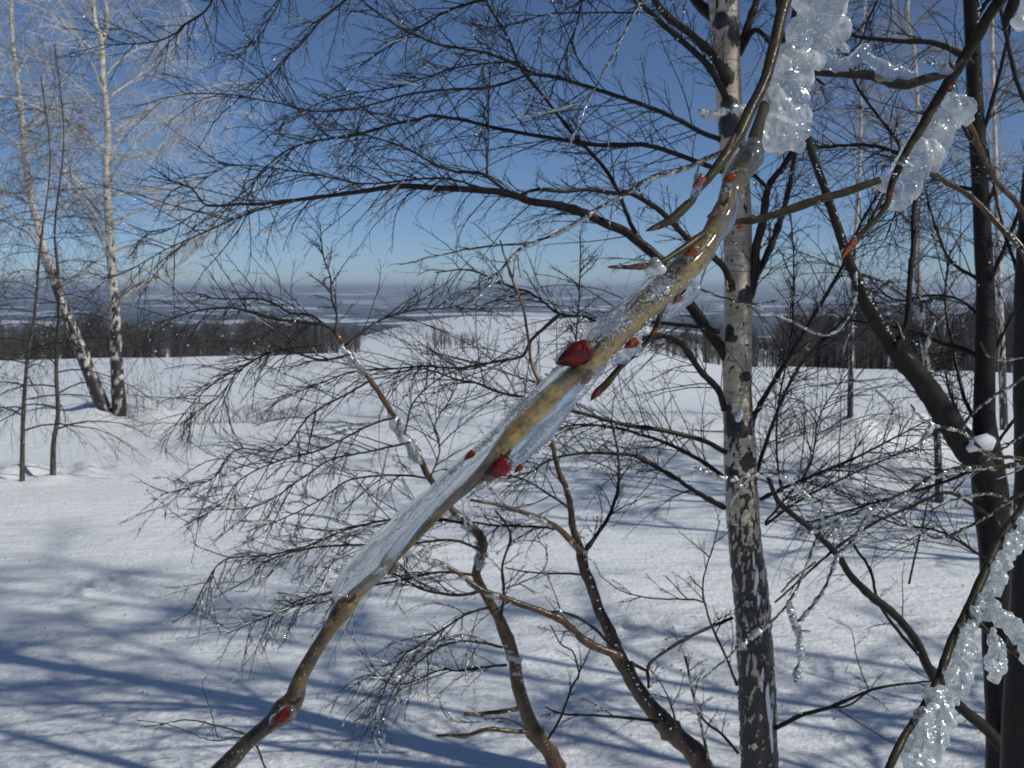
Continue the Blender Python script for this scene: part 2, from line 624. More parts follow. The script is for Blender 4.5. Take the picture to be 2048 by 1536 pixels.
def drops(pos, size, og, name, m, parent, flat=1.0):
    """small faceted beads (glints, ice bits) at world positions pos (k,3) with radii size (k,)"""
    t = (1 + 5 ** .5) / 2
    v = np.array([(-1, t, 0), (1, t, 0), (-1, -t, 0), (1, -t, 0), (0, -1, t), (0, 1, t), (0, -1, -t), (0, 1, -t), (t, 0, -1), (t, 0, 1), (-t, 0, -1), (-t, 0, 1)], float)
    v /= np.linalg.norm(v[0])
    f = np.array([(0, 11, 5), (0, 5, 1), (0, 1, 7), (0, 7, 10), (0, 10, 11), (1, 5, 9), (5, 11, 4), (11, 10, 2), (10, 7, 6), (7, 1, 8), (3, 9, 4), (3, 4, 2),
                  (3, 2, 6), (3, 6, 8), (3, 8, 9), (4, 9, 5), (2, 4, 11), (6, 2, 10), (8, 6, 7), (9, 8, 1)])
    k = len(pos)
    st = rs.uniform(.7, 1.3, (k, 1, 3)) * np.array([1, flat, 1])
    V = pos[:, None, :] + v[None] * size[:, None, None] * st
    Fc = f[None] + (np.arange(k) * 12)[:, None, None]
    return link(name, mesh_from(name, V.reshape(-1, 3) - np.asarray(og), None, Fc.reshape(-1, 3)), m, parent, 'stuff')


def glints_on(B, k, px, og, parent, s=(1.2, 3.2)):  # ice beads added on the twigs to give glints
    Pb = B[0]
    if len(Pb) == 0:
        return
    i = rs.randint(0, len(Pb), k); j = rs.randint(1, Pb.shape[1], k)
    drops(Pb[i, j] + rs.normal(0, .3 * px, (k, 3)), rs.uniform(s[0], s[1], k) ** 1.0 * px, og, 'glint_beads', M['glint'], parent)


# ------------------------------------------------------------------ ground sheet
def build_ground():
    ang = np.concatenate([np.radians(np.arange(-34, 34.01, .21)), np.radians(np.arange(39, 321.01, 3.0))])
    rr = [0.4]
    while rr[-1] < 14000:
        k = 1.013 if 3 < rr[-1] < 11 else 1.028 if rr[-1] < 40 else (1.035 if rr[-1] < 200 else 1.04)
        rr.append(rr[-1] * k)
    rr = np.array(rr)
    A, Rr = np.meshgrid(ang, rr)
    X = Rr * np.sin(A); Y = Rr * np.cos(A)
    Z = gz(X, Y)
    V = np.stack([X, Y, Z], -1).reshape(-1, 3)
    na = len(ang); nr = len(rr)
    idx = np.arange(na * nr).reshape(nr, na)
    a = idx[:-1]; b = idx[1:]
    Q = np.stack([a, np.roll(a, -1, 1), np.roll(b, -1, 1), b], -1).reshape(-1, 4)[:, ::-1]
    V = np.vstack([V, [[0, 0, float(gz(0, .05))]]])
    c = len(V) - 1
    T = np.stack([np.full(na, c), idx[0], np.roll(idx[0], -1)], -1)[:, ::-1]
    me = mesh_from('snow_ground', V, Q, T)
    return link('snow_ground', me, M['snow'], kind='structure')


build_ground()

# ------------------------------------------------------------------ far woods
def tree_template(h, n, spread, conif=False):
    if conif:
        b = []
        k = 60
        zz = np.linspace(.08, .98, k) * h
        p0 = np.zeros((k * 5, 2, 3)); r = np.zeros((k * 5, 2))
        for i in range(k * 5):
            z = zz[i // 5]; a = rs.uniform(0, 6.28); L = (1 - z / h) * spread * rs.uniform(.7, 1.1) + .1
            p0[i, 0] = (0, 0, z); p0[i, 1] = (math.cos(a) * L, math.sin(a) * L, z - .35 * L)
            r[i] = (.22, .03)
        tr = np.array([[[0, 0, 0], [0, 0, h]]], float)
        b.append((p0, r, 1)); b.append((tr, np.array([[.12, .02]]), 4))
    else:
        tr = np.array([[[0, 0, 0], [.1, 0, h * .35], [.0, .1, h * .7], [.05, 0, h]]], float)
        R = np.array([[.09, .07, .045, .01]])
        p1, r1 = children(tr, R, 14, (25, 55), (h * .28, h * .5), (.02, .04), n=3, up=.3, t0=.25)
        p2, r2 = children(p1, r1, n // 14, (20, 60), (h * .10, h * .26), (.034, .06), n=2, up=.1)
        b = [(tr, R, 3), (p1, r1, 3), (p2, r2, 1)]
    VV, QQ, TT, off = [], [], [], 0
    for (p, r, k) in b:
        if k == 1:                                   # one long thin triangle per far twig
            Mn = len(p)
            a_ = p[:, 0]; c_ = p[:, -1]
            sd_ = nrm(rs.normal(size=(Mn, 3))) * r[:, :1]
            v = np.stack([a_ - sd_, a_ + sd_, c_], 1).reshape(-1, 3)
            VV.append(v); TT.append(np.arange(Mn * 3).reshape(-1, 3) + off); off += len(v)
            continue
        v, q, t = tube_arrays(p, r, k, False)
        VV.append(v); QQ.append(q + off); TT.append(t + off); off += len(v)
    return np.concatenate(VV), np.concatenate(QQ), np.concatenate(TT)


def build_wood(name, label, spots, temps, m):
    VV, QQ, TT, off = [], [], [], 0
    for (x, y, s) in spots:
        v, q, t = temps[rs.randint(len(temps))]
        a = rs.uniform(0, 6.28)
        c, si = math.cos(a), math.sin(a)
        w = np.stack([v[:, 0] * c - v[:, 1] * si, v[:, 0] * si + v[:, 1] * c, v[:, 2]], -1) * s
        w = w + np.array([x, y, float(gz(x, y)) - .1])
        VV.append(w); QQ.append(q + off); TT.append(t + off); off += len(w)
    o = link(name, mesh_from(name, np.concatenate(VV), np.concatenate(QQ), np.concatenate(TT)), m, kind='stuff')
    o['label'] = label
    o['category'] = 'woods'
    return o


dec = [tree_template(rs.uniform(6, 7.5), 180, 1) for _ in range(5)]
con = [tree_template(rs.uniform(6, 7.5), 0, 1.5, True) for _ in range(3)]


def scatter(n, u0, u1, y0, y1, top, lo=.72, hi=1.08, h0=6.75):
    """trees over a strip of ground; their tops reach about row `top` of the photograph's skyline"""
    out = []
    for _ in range(n):
        y = y0 + (y1 - y0) * rs.rand() ** .8
        u = rs.uniform(u0, u1)
        x = (u - 1024) / F * y
        tz = 1.6 - (top + 7 * math.sin(u * .021) + 5 * math.sin(u * .057) - 578) / F * y
        h = max(.6, tz - float(gz(x, y)))
        out.append((x, y, h / h0 * rs.uniform(lo, hi)))
    return out


build_wood('bare_woods', 'band of bare grey-brown woods beyond the snowfield on the left', scatter(760, -260, 720, 84, 150, 648), dec, M['woods'])
build_wood('bare_woods', 'tall bare woods behind the snowfield on the right', scatter(600, 1560, 2400, 80, 125, 626)
           + scatter(190, 1300, 1640, 84, 125, 662), dec, M['woods'])
build_wood('conifer_woods', 'dark conifers standing among the bare woods past the left birches',
           scatter(60, -200, 470, 100, 150, 652) + scatter(14, 560, 645, 120, 150, 642), con, M['conifer'])
build_wood('conifer_woods', 'dark conifers among the woods behind the right snowfield', scatter(60, 1600, 2300, 90, 125, 634), con, M['conifer'])
build_wood('hedge_trees', 'low grey hedge clump on the rise in the middle of the fields',
           scatter(60, 862, 952, 98, 112, 656, .5, 1) + scatter(90, 1060, 1330, 190, 240, 648, .5, 1) + scatter(50, 690, 900, 200, 230, 655, .5, 1), dec, M['woods'])

# ------------------------------------------------------------------ trees
def bark_tube(name, pts, rad, m, parent, origin, sides=40, rough=.035, knots=(), fiss=None, nscale=9.0, horiz=False):
    """a dense trunk with lumpy bark; 'dark' vertex attribute = black bark patches (knots and fissures)."""
    n = len(pts)
    v, q, t = tube_arrays(pts[None], rad[None], sides)
    v = v.reshape(n, sides, 3)
    dark = np.zeros((n, sides))
    for i in range(n):
        c = pts[i]
        for j in range(sides):
            w = v[i, j]
            dirv = w - c
            f = fiss(w[2]) if fiss else 0.0
            wob = mnoise.noise(Vector((w[0] * 20, w[1] * 20, w[2] * 25))) * .02
            nz = mnoise.noise(Vector(((w[0] + wob) * 110, (w[1] + wob) * 110, w[2] * 10)))
            nz2 = mnoise.noise(Vector((w[0] * 60 + 9, w[1] * 60, w[2] * 38))) + .6 * mnoise.noise(Vector((w[0] * 190, w[1] * 190, w[2] * 70)))
            lump = mnoise.noise(Vector((w[0] * nscale, w[1] * nscale, w[2] * nscale)))
            dk = 0.0
            if f > 0:
                val = nz * .75 + nz2 * .5
                dk = 1.0 if val > (.60 - f * .90) else max(0, 1 - ((.60 - f * .90) - val) * 8)
                dk = min(1, dk)
            disp = rough * lump + (-.10 * f * dk + .05 * f * nz)
            v[i, j] = c + dirv * (1 + disp)
            dark[i, j] = dk
    for (kp, ks, kh) in knots:
        kp = np.asarray(kp)
        dv = v - kp
        lat = np.hypot(dv[..., 0], dv[..., 1]); dz = dv[..., 2]
        # chevron: wide under the branch, tapering above
        e = (lat / (ks * (1.15 - .35 * np.clip(dz / kh, -1, 1)))) ** 2 + (dz / kh) ** 2
        kd = np.clip(1.6 - e, 0, 1)
        dark = np.maximum(dark, kd)
        nd = v - pts[:, None, :]
        v += nd * (.10 * np.exp(-e * 1.4))[..., None]
    me = mesh_from(name, v.reshape(-1, 3) - np.asarray(origin), q, t)
    at = me.attributes.new('dark', 'FLOAT', 'POINT')
    at.data.foreach_set('value', dark.ravel().astype(np.float32))
    return link(name, me, m, parent)


TRI = [0]


def grow_twigs(pts, rad, px, L1, spacing=14, lvl=3, ang=(16, 62), droop=.05, r0=(.85, 1.45), dens2=4, dens3=2, curl=.20,
               t0=.06, up=0.0, flat=None, l2=(.2, .62), end=.5):
    """px: metres per photo pixel at this depth. L1 (lo,hi) in photo pixels."""
    Lm = np.sum(np.linalg.norm(np.diff(pts, axis=0), axis=1))
    cnt = max(1, int(Lm / px / spacing))
    PB = pts[None]; RB = rad[None]
    B1 = children(PB, RB, cnt, ang, (L1[0] * px, L1[1] * px), (r0[0] * px, r0[1] * px), n=7, droop=droop, curl=curl * .7,
                  jit=.085, t0=t0, up=up, flat=flat, lscale_end=end)
    out = [B1]
    if lvl >= 2:
        avg = (L1[0] + L1[1]) / 2
        B2 = children(B1[0], B1[1], dens2, (20, 48), (avg * l2[0] * px, avg * l2[1] * px), (.5 * px, .8 * px), n=5,
                      droop=droop, curl=curl, jit=.10, t0=.12, flat=flat)
        out.append(B2)
        if lvl >= 3:
            B3 = children(B2[0], B2[1], dens3, (30, 65), (6 * px, avg * .16 * px), (.45 * px, .7 * px), n=2, jit=.1, t0=.15, flat=flat)
            B4 = children(B1[0], B1[1], dens3, (35, 70), (5 * px, 16 * px), (.6 * px, .9 * px), n=2, jit=.1, t0=.1, flat=flat)
            out += [B3, B4]
    return out


def to_b(B, ks=(4, 3, 3, 3)):
    return [(p, r, ks[min(i, 3)]) for i, (p, r) in enumerate(B)]


def add_branch(root, org, pl, d0, d1, w0, w1, m, tw=None, tm=None, ice=.03, icesize=3.0, bow=0.0, name='branch', jit=.35,
               flat=np.array([0, 1.0, 0]), label=None, ice_on=0, icem='frost', **kw):
    pts, rad = trace(pl, d0, d1, w0, w1, step=12, bow=bow, jit=jit)
    if len(pts) > 6 and w0 > 5:                      # little swellings at the nodes
        k = rs.rand(len(rad)) < .12
        rad = rad * np.where(k, rs.uniform(1.1, 1.35, len(rad)), 1) * rs.uniform(.95, 1.05, len(rad))
    k = 10 if w0 > 14 else (7 if w0 > 6 else 5)
    b = link(name, mesh_tubes(name, [(pts[None], rad[None], k)], org), m, root)
    if label:
        b['label'] = label
    px = (d0 + d1) / 2 / F
    ob = None
    if tw:
        B = grow_twigs(pts, rad, px, tw, flat=flat, **kw)
        ob = link('twigs', mesh_tubes('twigs', to_b(B), org), tm or M['twig'], b, 'stuff')
        glints_on(B[0], max(3, int(len(B[0][0]) * 1.3)), px, org, b, (1.0, 3.0))
        if ice:
            bb = ice_beads(B[0][0], B[0][1], ice * 1.2, icesize * px, 3) + ice_beads(B[1][0], B[1][1], ice, icesize * .7 * px, 3)
            if bb:
                link('twig_ice', mesh_tubes('twig_ice', bb, org), M['frost'], b, 'stuff')
    if ice_on:
        seg = np.array([pts[i:i + 5] for i in range(0, len(pts) - 5, 2)])
        if len(seg):
            bb = ice_beads(seg, None, ice_on, (w0 + w1) * .26 * px + .6 * px, 4, .8)
            if bb: link('branch_ice', mesh_tubes('branch_ice', bb, org), M[icem], b, 'stuff')
    return b


def world_trunk(points, step=.02):
    r = spline(np.array(points, float), step)
    return r[:, :3], r[:, 3]


# ---- the birch right of centre ------------------------------------------------------
DB = 3.25
pxb = DB / F
tr_px = [(1521, 1640, 86), (1519, 1536, 82), (1515, 1400, 79), (1510, 1300, 76), (1504, 1200, 74), (1492, 1100, 68), (1484, 1000, 66),
         (1480, 900, 64), (1475, 800, 58), (1474, 700, 57), (1477, 600, 56), (1476, 500, 57), (1474, 400, 54), (1466, 300, 52),
         (1458, 200, 52), (1453, 120, 54), (1450, 40, 60), (1446, -60, 56), (1444, -200, 54), (1440, -500, 48), (1450, -900, 40),
         (1440, -1400, 28), (1450, -1900, 16), (1440, -2300, 5)]
tp = [(*P(x, y, DB), w / 2 * pxb) for (x, y, w) in tr_px]
b0 = tp[0]
zg = float(gz(b0[0], b0[1]))
tp = [(b0[0] + .005, b0[1], zg - .12, b0[3] * 1.25), (b0[0] + .003, b0[1], zg + .06, b0[3] * 1.1)] + tp
birch = thing('birch_tree', 'white-barked birch with black fissured lower trunk, just behind the ice-glazed branch', 'tree',
              (b0[0], b0[1], zg))
org = (b0[0], b0[1], zg)
_lo = [q for q in tp if q[2] < 3.3]
_hi = [q for q in tp if q[2] >= 3.3]
_a, _ra = world_trunk(_lo + _hi[:1], .0065)
_b, _rb = world_trunk(_hi, .05)
pts = np.vstack([_a[:-1], _b]); rad = np.r_[_ra[:-1], _rb]
zpx = lambda y: P(1480, y, DB)[2]


def birch_fiss(z):
    f = float(np.interp(z, [zpx(1536), zpx(1250), zpx(1080), zpx(1000), zpx(960), zpx(900), zpx(850), zpx(800), zpx(400), zpx(100), zpx(0), zpx(-200)],
                        [.98, .84, .68, .30, .62, .25, .62, .05, .0, .05, .35, .1]))
    return f


def kn(x, y, s, h):
    p = P(x, y, DB - .04)
    return (p, s * pxb, h * pxb)


knots = [kn(1452, 660, 14, 22), kn(1462, 675, 12, 10), kn(1450, 150, 15, 22), kn(1430, 120, 12, 30), kn(1443, 40, 16, 16), kn(1470, 60, 12, 30),
         kn(1460, 205, 16, 14), kn(1455, 245, 20, 26), kn(1497, 590, 16, 18), kn(1452, 715, 8, 6), kn(1494, 752, 14, 10),
         kn(1450, 820, 12, 30), kn(1455, 850, 22, 20), kn(1480, 862, 20, 14), kn(1500, 920, 18, 16), kn(1455, 950, 20, 18), kn(1457, 570, 12, 16),
         kn(1450, 1016, 10, 12), kn(1500, 1222, 12, 9), kn(1548, 1450, 14, 10), kn(1440, 345, 10, 8), kn(1462, 520, 5, 4), kn(1495, 690, 5, 3)]
trunk = bark_tube('trunk', pts, rad, M['birch'], birch, org, 60, .05, knots, birch_fiss, 12)
for i, (sx, sy, sw, sh) in enumerate([(1504, 1160, 7, 40), (1508, 1195, 6, 22), (1500, 1120, 4, 26), (1528, 1395, 8, 45), (1535, 1450, 7, 50),
                                      (1516, 1350, 5, 30), (1473, 830, 13, 13), (1503, 552, 12, 14), (1500, 905, 10, 10), (1490, 870, 8, 6)]):
    p = P(sx, sy, DB)
    k = int(np.argmin(np.abs(pts[:, 2] - p[2])))
    rr_ = rad[k]
    dx = np.clip((p[0] - pts[k][0]) / rr_, -.9, .9)
    yy = pts[k][1] - rr_ * math.sqrt(1 - dx * dx) * .93
    n = 9
    zz = np.linspace(-1, 1, n)
    pp = np.stack([p[0] + .25 * sw * pxb * np.sin(zz * 3 + i), np.full(n, yy), p[2] + zz * sh * pxb], -1)
    r_ = sw * pxb * .55 * np.sqrt(np.clip(1.02 - zz ** 2, .02, 1)) * rs.uniform(.8, 1.2, n)
    link('snow_patch', mesh_tubes('snow_patch', [(pp[None], r_[None], 8)], org), M['snow_lump'], trunk)

D = M['dark']
TW = (40, 330)
CB = [
    # polyline, d0, d1, w0, w1, twig length, options
    ([(1455, 165), (1427, 113), (1382, 68), (1348, 44), (1320, 15), (1290, -30), (1250, -90)], 3.2, 2.9, 17, 13, (60, 160), {}),
    ([(1452, 195), (1427, 147), (1406, 120), (1348, 68), (1332, 55), (1295, 20), (1271, 0), (1230, -50)], 3.2, 3.0, 15, 9, (60, 160), {}),
    ([(1450, 60), (1427, 35), (1400, 10), (1370, -30), (1330, -80)], 3.25, 3.4, 26, 18, None, {}),
    ([(1455, 285), (1400, 263), (1350, 236), (1281, 208), (1178, 174), (1110, 154), (1066, 147), (1025, 126), (973, 106), (878, 89), (837, 72),
      (809, 61), (744, 17), (715, -10)], 3.25, 2.95, 11, 3, TW, {}),
    ([(1066, 147), (980, 174), (905, 178), (820, 188), (768, 202), (700, 219), (625, 222), (564, 208), (495, 195), (444, 188), (376, 188), (335, 195)],
     3.05, 2.9, 6, 2, TW, {}),
    ([(1042, 126), (994, 125), (905, 137), (802, 171), (700, 188), (640, 205), (560, 250)], 3.0, 3.3, 4, 2, (50, 140), {}),
    ([(1455, 348), (1400, 326), (1349, 307), (1291, 290), (1247, 290), (1195, 290), (1144, 283), (1042, 266), (990, 256), (939, 243), (898, 236),
      (857, 231), (837, 239), (785, 249), (700, 273), (639, 280), (581, 297), (547, 321), (523, 342), (506, 372), (492, 403)], 3.25, 3.1, 11, 2.5, TW, {}),
    ([(1271, 468), (1260, 444), (1237, 386), (1213, 342), (1178, 301), (1148, 270), (1110, 222), (1086, 191), (1042, 137), (1018, 79), (990, 34),
      (965, -15)], 3.1, 3.4, 9, 4, (60, 170), {}),
    ([(1458, 722), (1445, 700), (1427, 678), (1399, 637), (1372, 596), (1350, 560), (1328, 528), (1284, 489), (1250, 463), (1213, 448), (1161, 424),
      (1110, 410), (1062, 403), (1025, 390), (990, 383), (939, 379), (871, 376), (799, 372), (751, 379), (700, 386), (590, 400), (520, 408), (480, 408),
      (413, 410), (385, 378), (340, 362), (300, 352)], 3.25, 3.0, 24, 2, (80, 230), dict(spacing=22)),
    ([(1007, 379), (984, 359), (973, 352), (953, 345), (905, 342), (864, 325), (826, 304), (796, 290), (734, 270), (700, 260), (640, 262)], 3.05, 2.9, 7, 2, TW, {}),
    ([(973, 352), (977, 273), (977, 205), (980, 137), (973, 68), (985, 0)], 3.05, 3.2, 4, 2, (40, 110), {}),
    ([(994, 383), (939, 369), (905, 359), (847, 357), (751, 367), (700, 364), (640, 350), (585, 342), (480, 330), (434, 342), (385, 378)], 3.05, 3.2, 5, 2, TW, {}),
    ([(590, 400), (500, 425), (430, 455), (330, 500), (250, 545), (200, 560)], 3.0, 2.9, 4, 1.6, TW, {}),
    ([(413, 410), (370, 440), (330, 463), (285, 475), (262, 512)], 3.0, 2.9, 3, 1.5, (50, 130), {}),
    ([(1459, 572), (1450, 538), (1422, 510), (1380, 481), (1354, 455), (1320, 421), (1284, 398), (1260, 386), (1226, 386), (1178, 379), (1127, 383),
      (1076, 379), (1030, 392)], 3.2, 2.9, 15, 6, (50, 140), dict(ice_on=.0)),
    ([(1450, 820), (1437, 780), (1399, 739), (1366, 691), (1336, 674), (1298, 674), (1240, 690), (1180, 720), (1130, 760), (1070, 770)], 3.2, 3.0, 15, 4, TW, {}),
    ([(1440, 664), (1400, 654), (1332, 647), (1281, 643), (1195, 643), (1172, 633), (1120, 628), (1086, 603), (1059, 585), (1007, 568), (940, 540), (870, 545)],
     3.2, 3.3, 9, 2.5, TW, {}),
    ([(1120, 628), (1062, 681), (1045, 712), (997, 722), (915, 736), (854, 732), (802, 736), (700, 745), (620, 775), (540, 800)], 3.2, 3.0, 7, 2, TW, {}),
    ([(1452, 905), (1400, 879), (1315, 859), (1247, 849), (1195, 835), (1144, 821), (1080, 800), (1000, 785), (950, 765), (915, 760), (850, 738), (790, 745)],
     3.2, 2.9, 11, 2.5, TW, {}),
    ([(1455, 960), (1400, 920), (1332, 886), (1281, 869), (1230, 855), (1150, 850), (1080, 870)], 3.2, 3.4, 10, 3, TW, {}),
    ([(1450, 1016), (1400, 989), (1349, 955), (1298, 927), (1264, 910), (1213, 907), (1161, 907), (1100, 920), (1040, 960)], 3.2, 3.0, 11, 3, TW, {}),
    ([(1476, 1506), (1444, 1469), (1403, 1435), (1386, 1384), (1369, 1312)], 3.2, 3.1, 7, 3, (50, 130), dict(spacing=34)),
    ([(1474, 1370), (1451, 1312), (1416, 1230), (1406, 1165), (1427, 1090), (1440, 1040)], 3.2, 3.1, 6, 2, (60, 150), dict(spacing=34)),
    ([(1465, 1236), (1399, 1264), (1349, 1291), (1298, 1329), (1297, 1358)], 3.2, 3.0, 7, 6, (50, 120), dict(spacing=50)),
    ([(1413, 1210), (1394, 1200), (1300, 1196), (1240, 1180), (1200, 1150)], 3.15, 3.2, 4, 2, (50, 120), dict(spacing=40)),
    ([(1550, 1457), (1560, 1452), (1601, 1431), (1662, 1414), (1734, 1383), (1792, 1370), (1861, 1363)], 3.2, 2.9, 10, 4, (50, 130), dict(spacing=70, dens2=3)),
    ([(1662, 1414), (1700, 1410), (1745, 1378), (1790, 1372)], 3.0, 2.9, 5, 3, None, {}),
    ([(1676, 1419), (1741, 1459), (1792, 1489), (1830, 1500)], 3.0, 2.9, 3, 2, None, {}),
    ([(1738, 1382), (1715, 1320), (1702, 1260), (1673, 1245)], 2.95, 3.0, 3, 1.5, (30, 70), dict(spacing=40, lvl=2)),
    ([(1500, 880), (1512, 825), (1567, 732), (1608, 664), (1673, 555), (1692, 515), (1720, 450), (1760, 380)], 3.25, 3.0, 11, 5, TW, {}),
    ([(1504, 985), (1519, 927), (1553, 828), (1594, 739), (1638, 691), (1697, 630), (1730, 600), (1780, 560)], 3.25, 3.5, 9, 4, TW, {}),
    ([(1590, 1000), (1563, 978), (1553, 876), (1560, 790), (1580, 688), (1587, 603), (1587, 500), (1580, 420)], 3.1, 3.2, 5, 3, (40, 130), {}),
    ([(1482, 612), (1498, 590), (1510, 545), (1512, 495), (1526, 444), (1536, 376), (1570, 328), (1592, 285), (1610, 220)], 3.25, 3.1, 22, 8, (60, 170), {}),
    ([(1508, 560), (1533, 512), (1560, 444), (1574, 393), (1587, 325), (1600, 240)], 3.25, 3.4, 14, 8, (60, 160), {}),
    ([(1536, 376), (1498, 342), (1470, 330)], 3.1, 3.2, 9, 8, None, {}),
    ([(1480, 90), (1500, 40), (1520, -20), (1540, -90)], 3.25, 3.3, 15, 12, (60, 150), {}),
    ([(1478, 110), (1510, 60), (1545, 90), (1580, 120), (1650, 170)], 3.25, 3.2, 12, 5, (60, 150), {}),
    ([(1520, 1000), (1563, 978), (1700, 920), (1780, 880), (1837, 850), (1880, 830)], 3.2, 3.0, 8, 2, TW, {}),
    ([(1530, 1050), (1600, 1000), (1700, 950), (1800, 905), (1880, 860)], 3.2, 3.3, 6, 2, TW, {}),
    ([(1530, 1045), (1560, 1010), (1620, 930), (1640, 830), (1700, 740)], 3.2, 3.1, 5, 2, TW, {}),
    # high limbs that hang back into the frame from above
    ([(1444, -250), (1300, -330), (1100, -260), (950, -150), (860, -90), (760, -50), (683, 7), (642, 41), (598, 92), (564, 123), (543, 147), (500, 190)],
     3.25, 2.8, 16, 2, (90, 240), {}),
    ([(860, -90), (700, -120), (600, -90), (560, 0), (530, 55), (505, 90), (470, 120)], 2.95, 2.9, 5, 2, (60, 170), {}),
    ([(1443, -420), (1200, -520), (900, -420), (600, -260), (450, -80), (420, 10), (370, 50), (345, 70), (300, 85), (200, 90)], 3.3, 2.9, 18, 2, (90, 240), {}),
    ([(1444, -120), (1350, -160), (1200, -120), (1100, -60), (1000, -10), (900, 20), (800, 80), (720, 130)], 3.2, 3.5, 12, 2, (90, 220), {}),
    ([(1444, -80), (1300, -90), (1180, -20), (1150, 60), (1120, 130), (1100, 200)], 3.3, 3.6, 8, 2, (60, 170), {}),
    ([(1280, 25), (1200, 25), (1100, 28), (1040, 45), (950, 60)], 3.1, 3.2, 4, 2, (60, 160), {}),
]
for (pl, d0, d1, w0, w1, tw, kw) in CB:
    add_branch(birch, org, pl, d0, d1, w0, w1, D, tw, **kw)
# crown above the picture (its shadows fall into it)
for i in range(16):
    k = int(len(pts) * rs.uniform(.62, .97))
    a = rs.uniform(0, 6.28)
    L = rs.uniform(.9, 1.7)
    dv = np.array([math.cos(a), math.sin(a), .7])
    q = pts[k] + dv * np.linspace(0, 1, 7)[:, None] * L + np.array([0, 0, -.35]) * (np.linspace(0, 1, 7) ** 2)[:, None] * L
    r = np.linspace(.012, .004, 7)
    q4 = spline(np.column_stack([q, r]), .08)
    bo = link('branch', mesh_tubes('branch', [(q4[None, :, :3], q4[None, :, 3], 6)], org), D, birch)
    B = grow_twigs(q4[:, :3], q4[:, 3], .0016, (200, 420), 30, lvl=2, droop=.05)
    link('twigs', mesh_tubes('twigs', to_b(B), org), M['twig'], bo, 'stuff')

# ---- two dark trees at the right edge --------------------------------------------------
def dark_tree(label, base_px, d, trunk_px, m=D, step=.02, sides=28):
    p0 = P(*base_px, d)
    zg = float(gz(p0[0], p0[1]))
    root = thing('tree', label, 'tree', (p0[0], p0[1], zg))
    og = (p0[0], p0[1], zg)
    tpts = [(*P(x, y, d), w / 2 * d / F) for (x, y, w) in trunk_px]
    f = tpts[0]
    tpts = [(f[0], f[1], zg - .1, f[3] * 1.35), (f[0], f[1], zg + .08, f[3] * 1.12)] + [t for t in tpts if t[2] > zg + .15]
    pt, rd = world_trunk(tpts, step)
    bark_tube('trunk', pt, rd, m, root, og, sides, .06, (), None, 14)
    return root, og, pt, rd


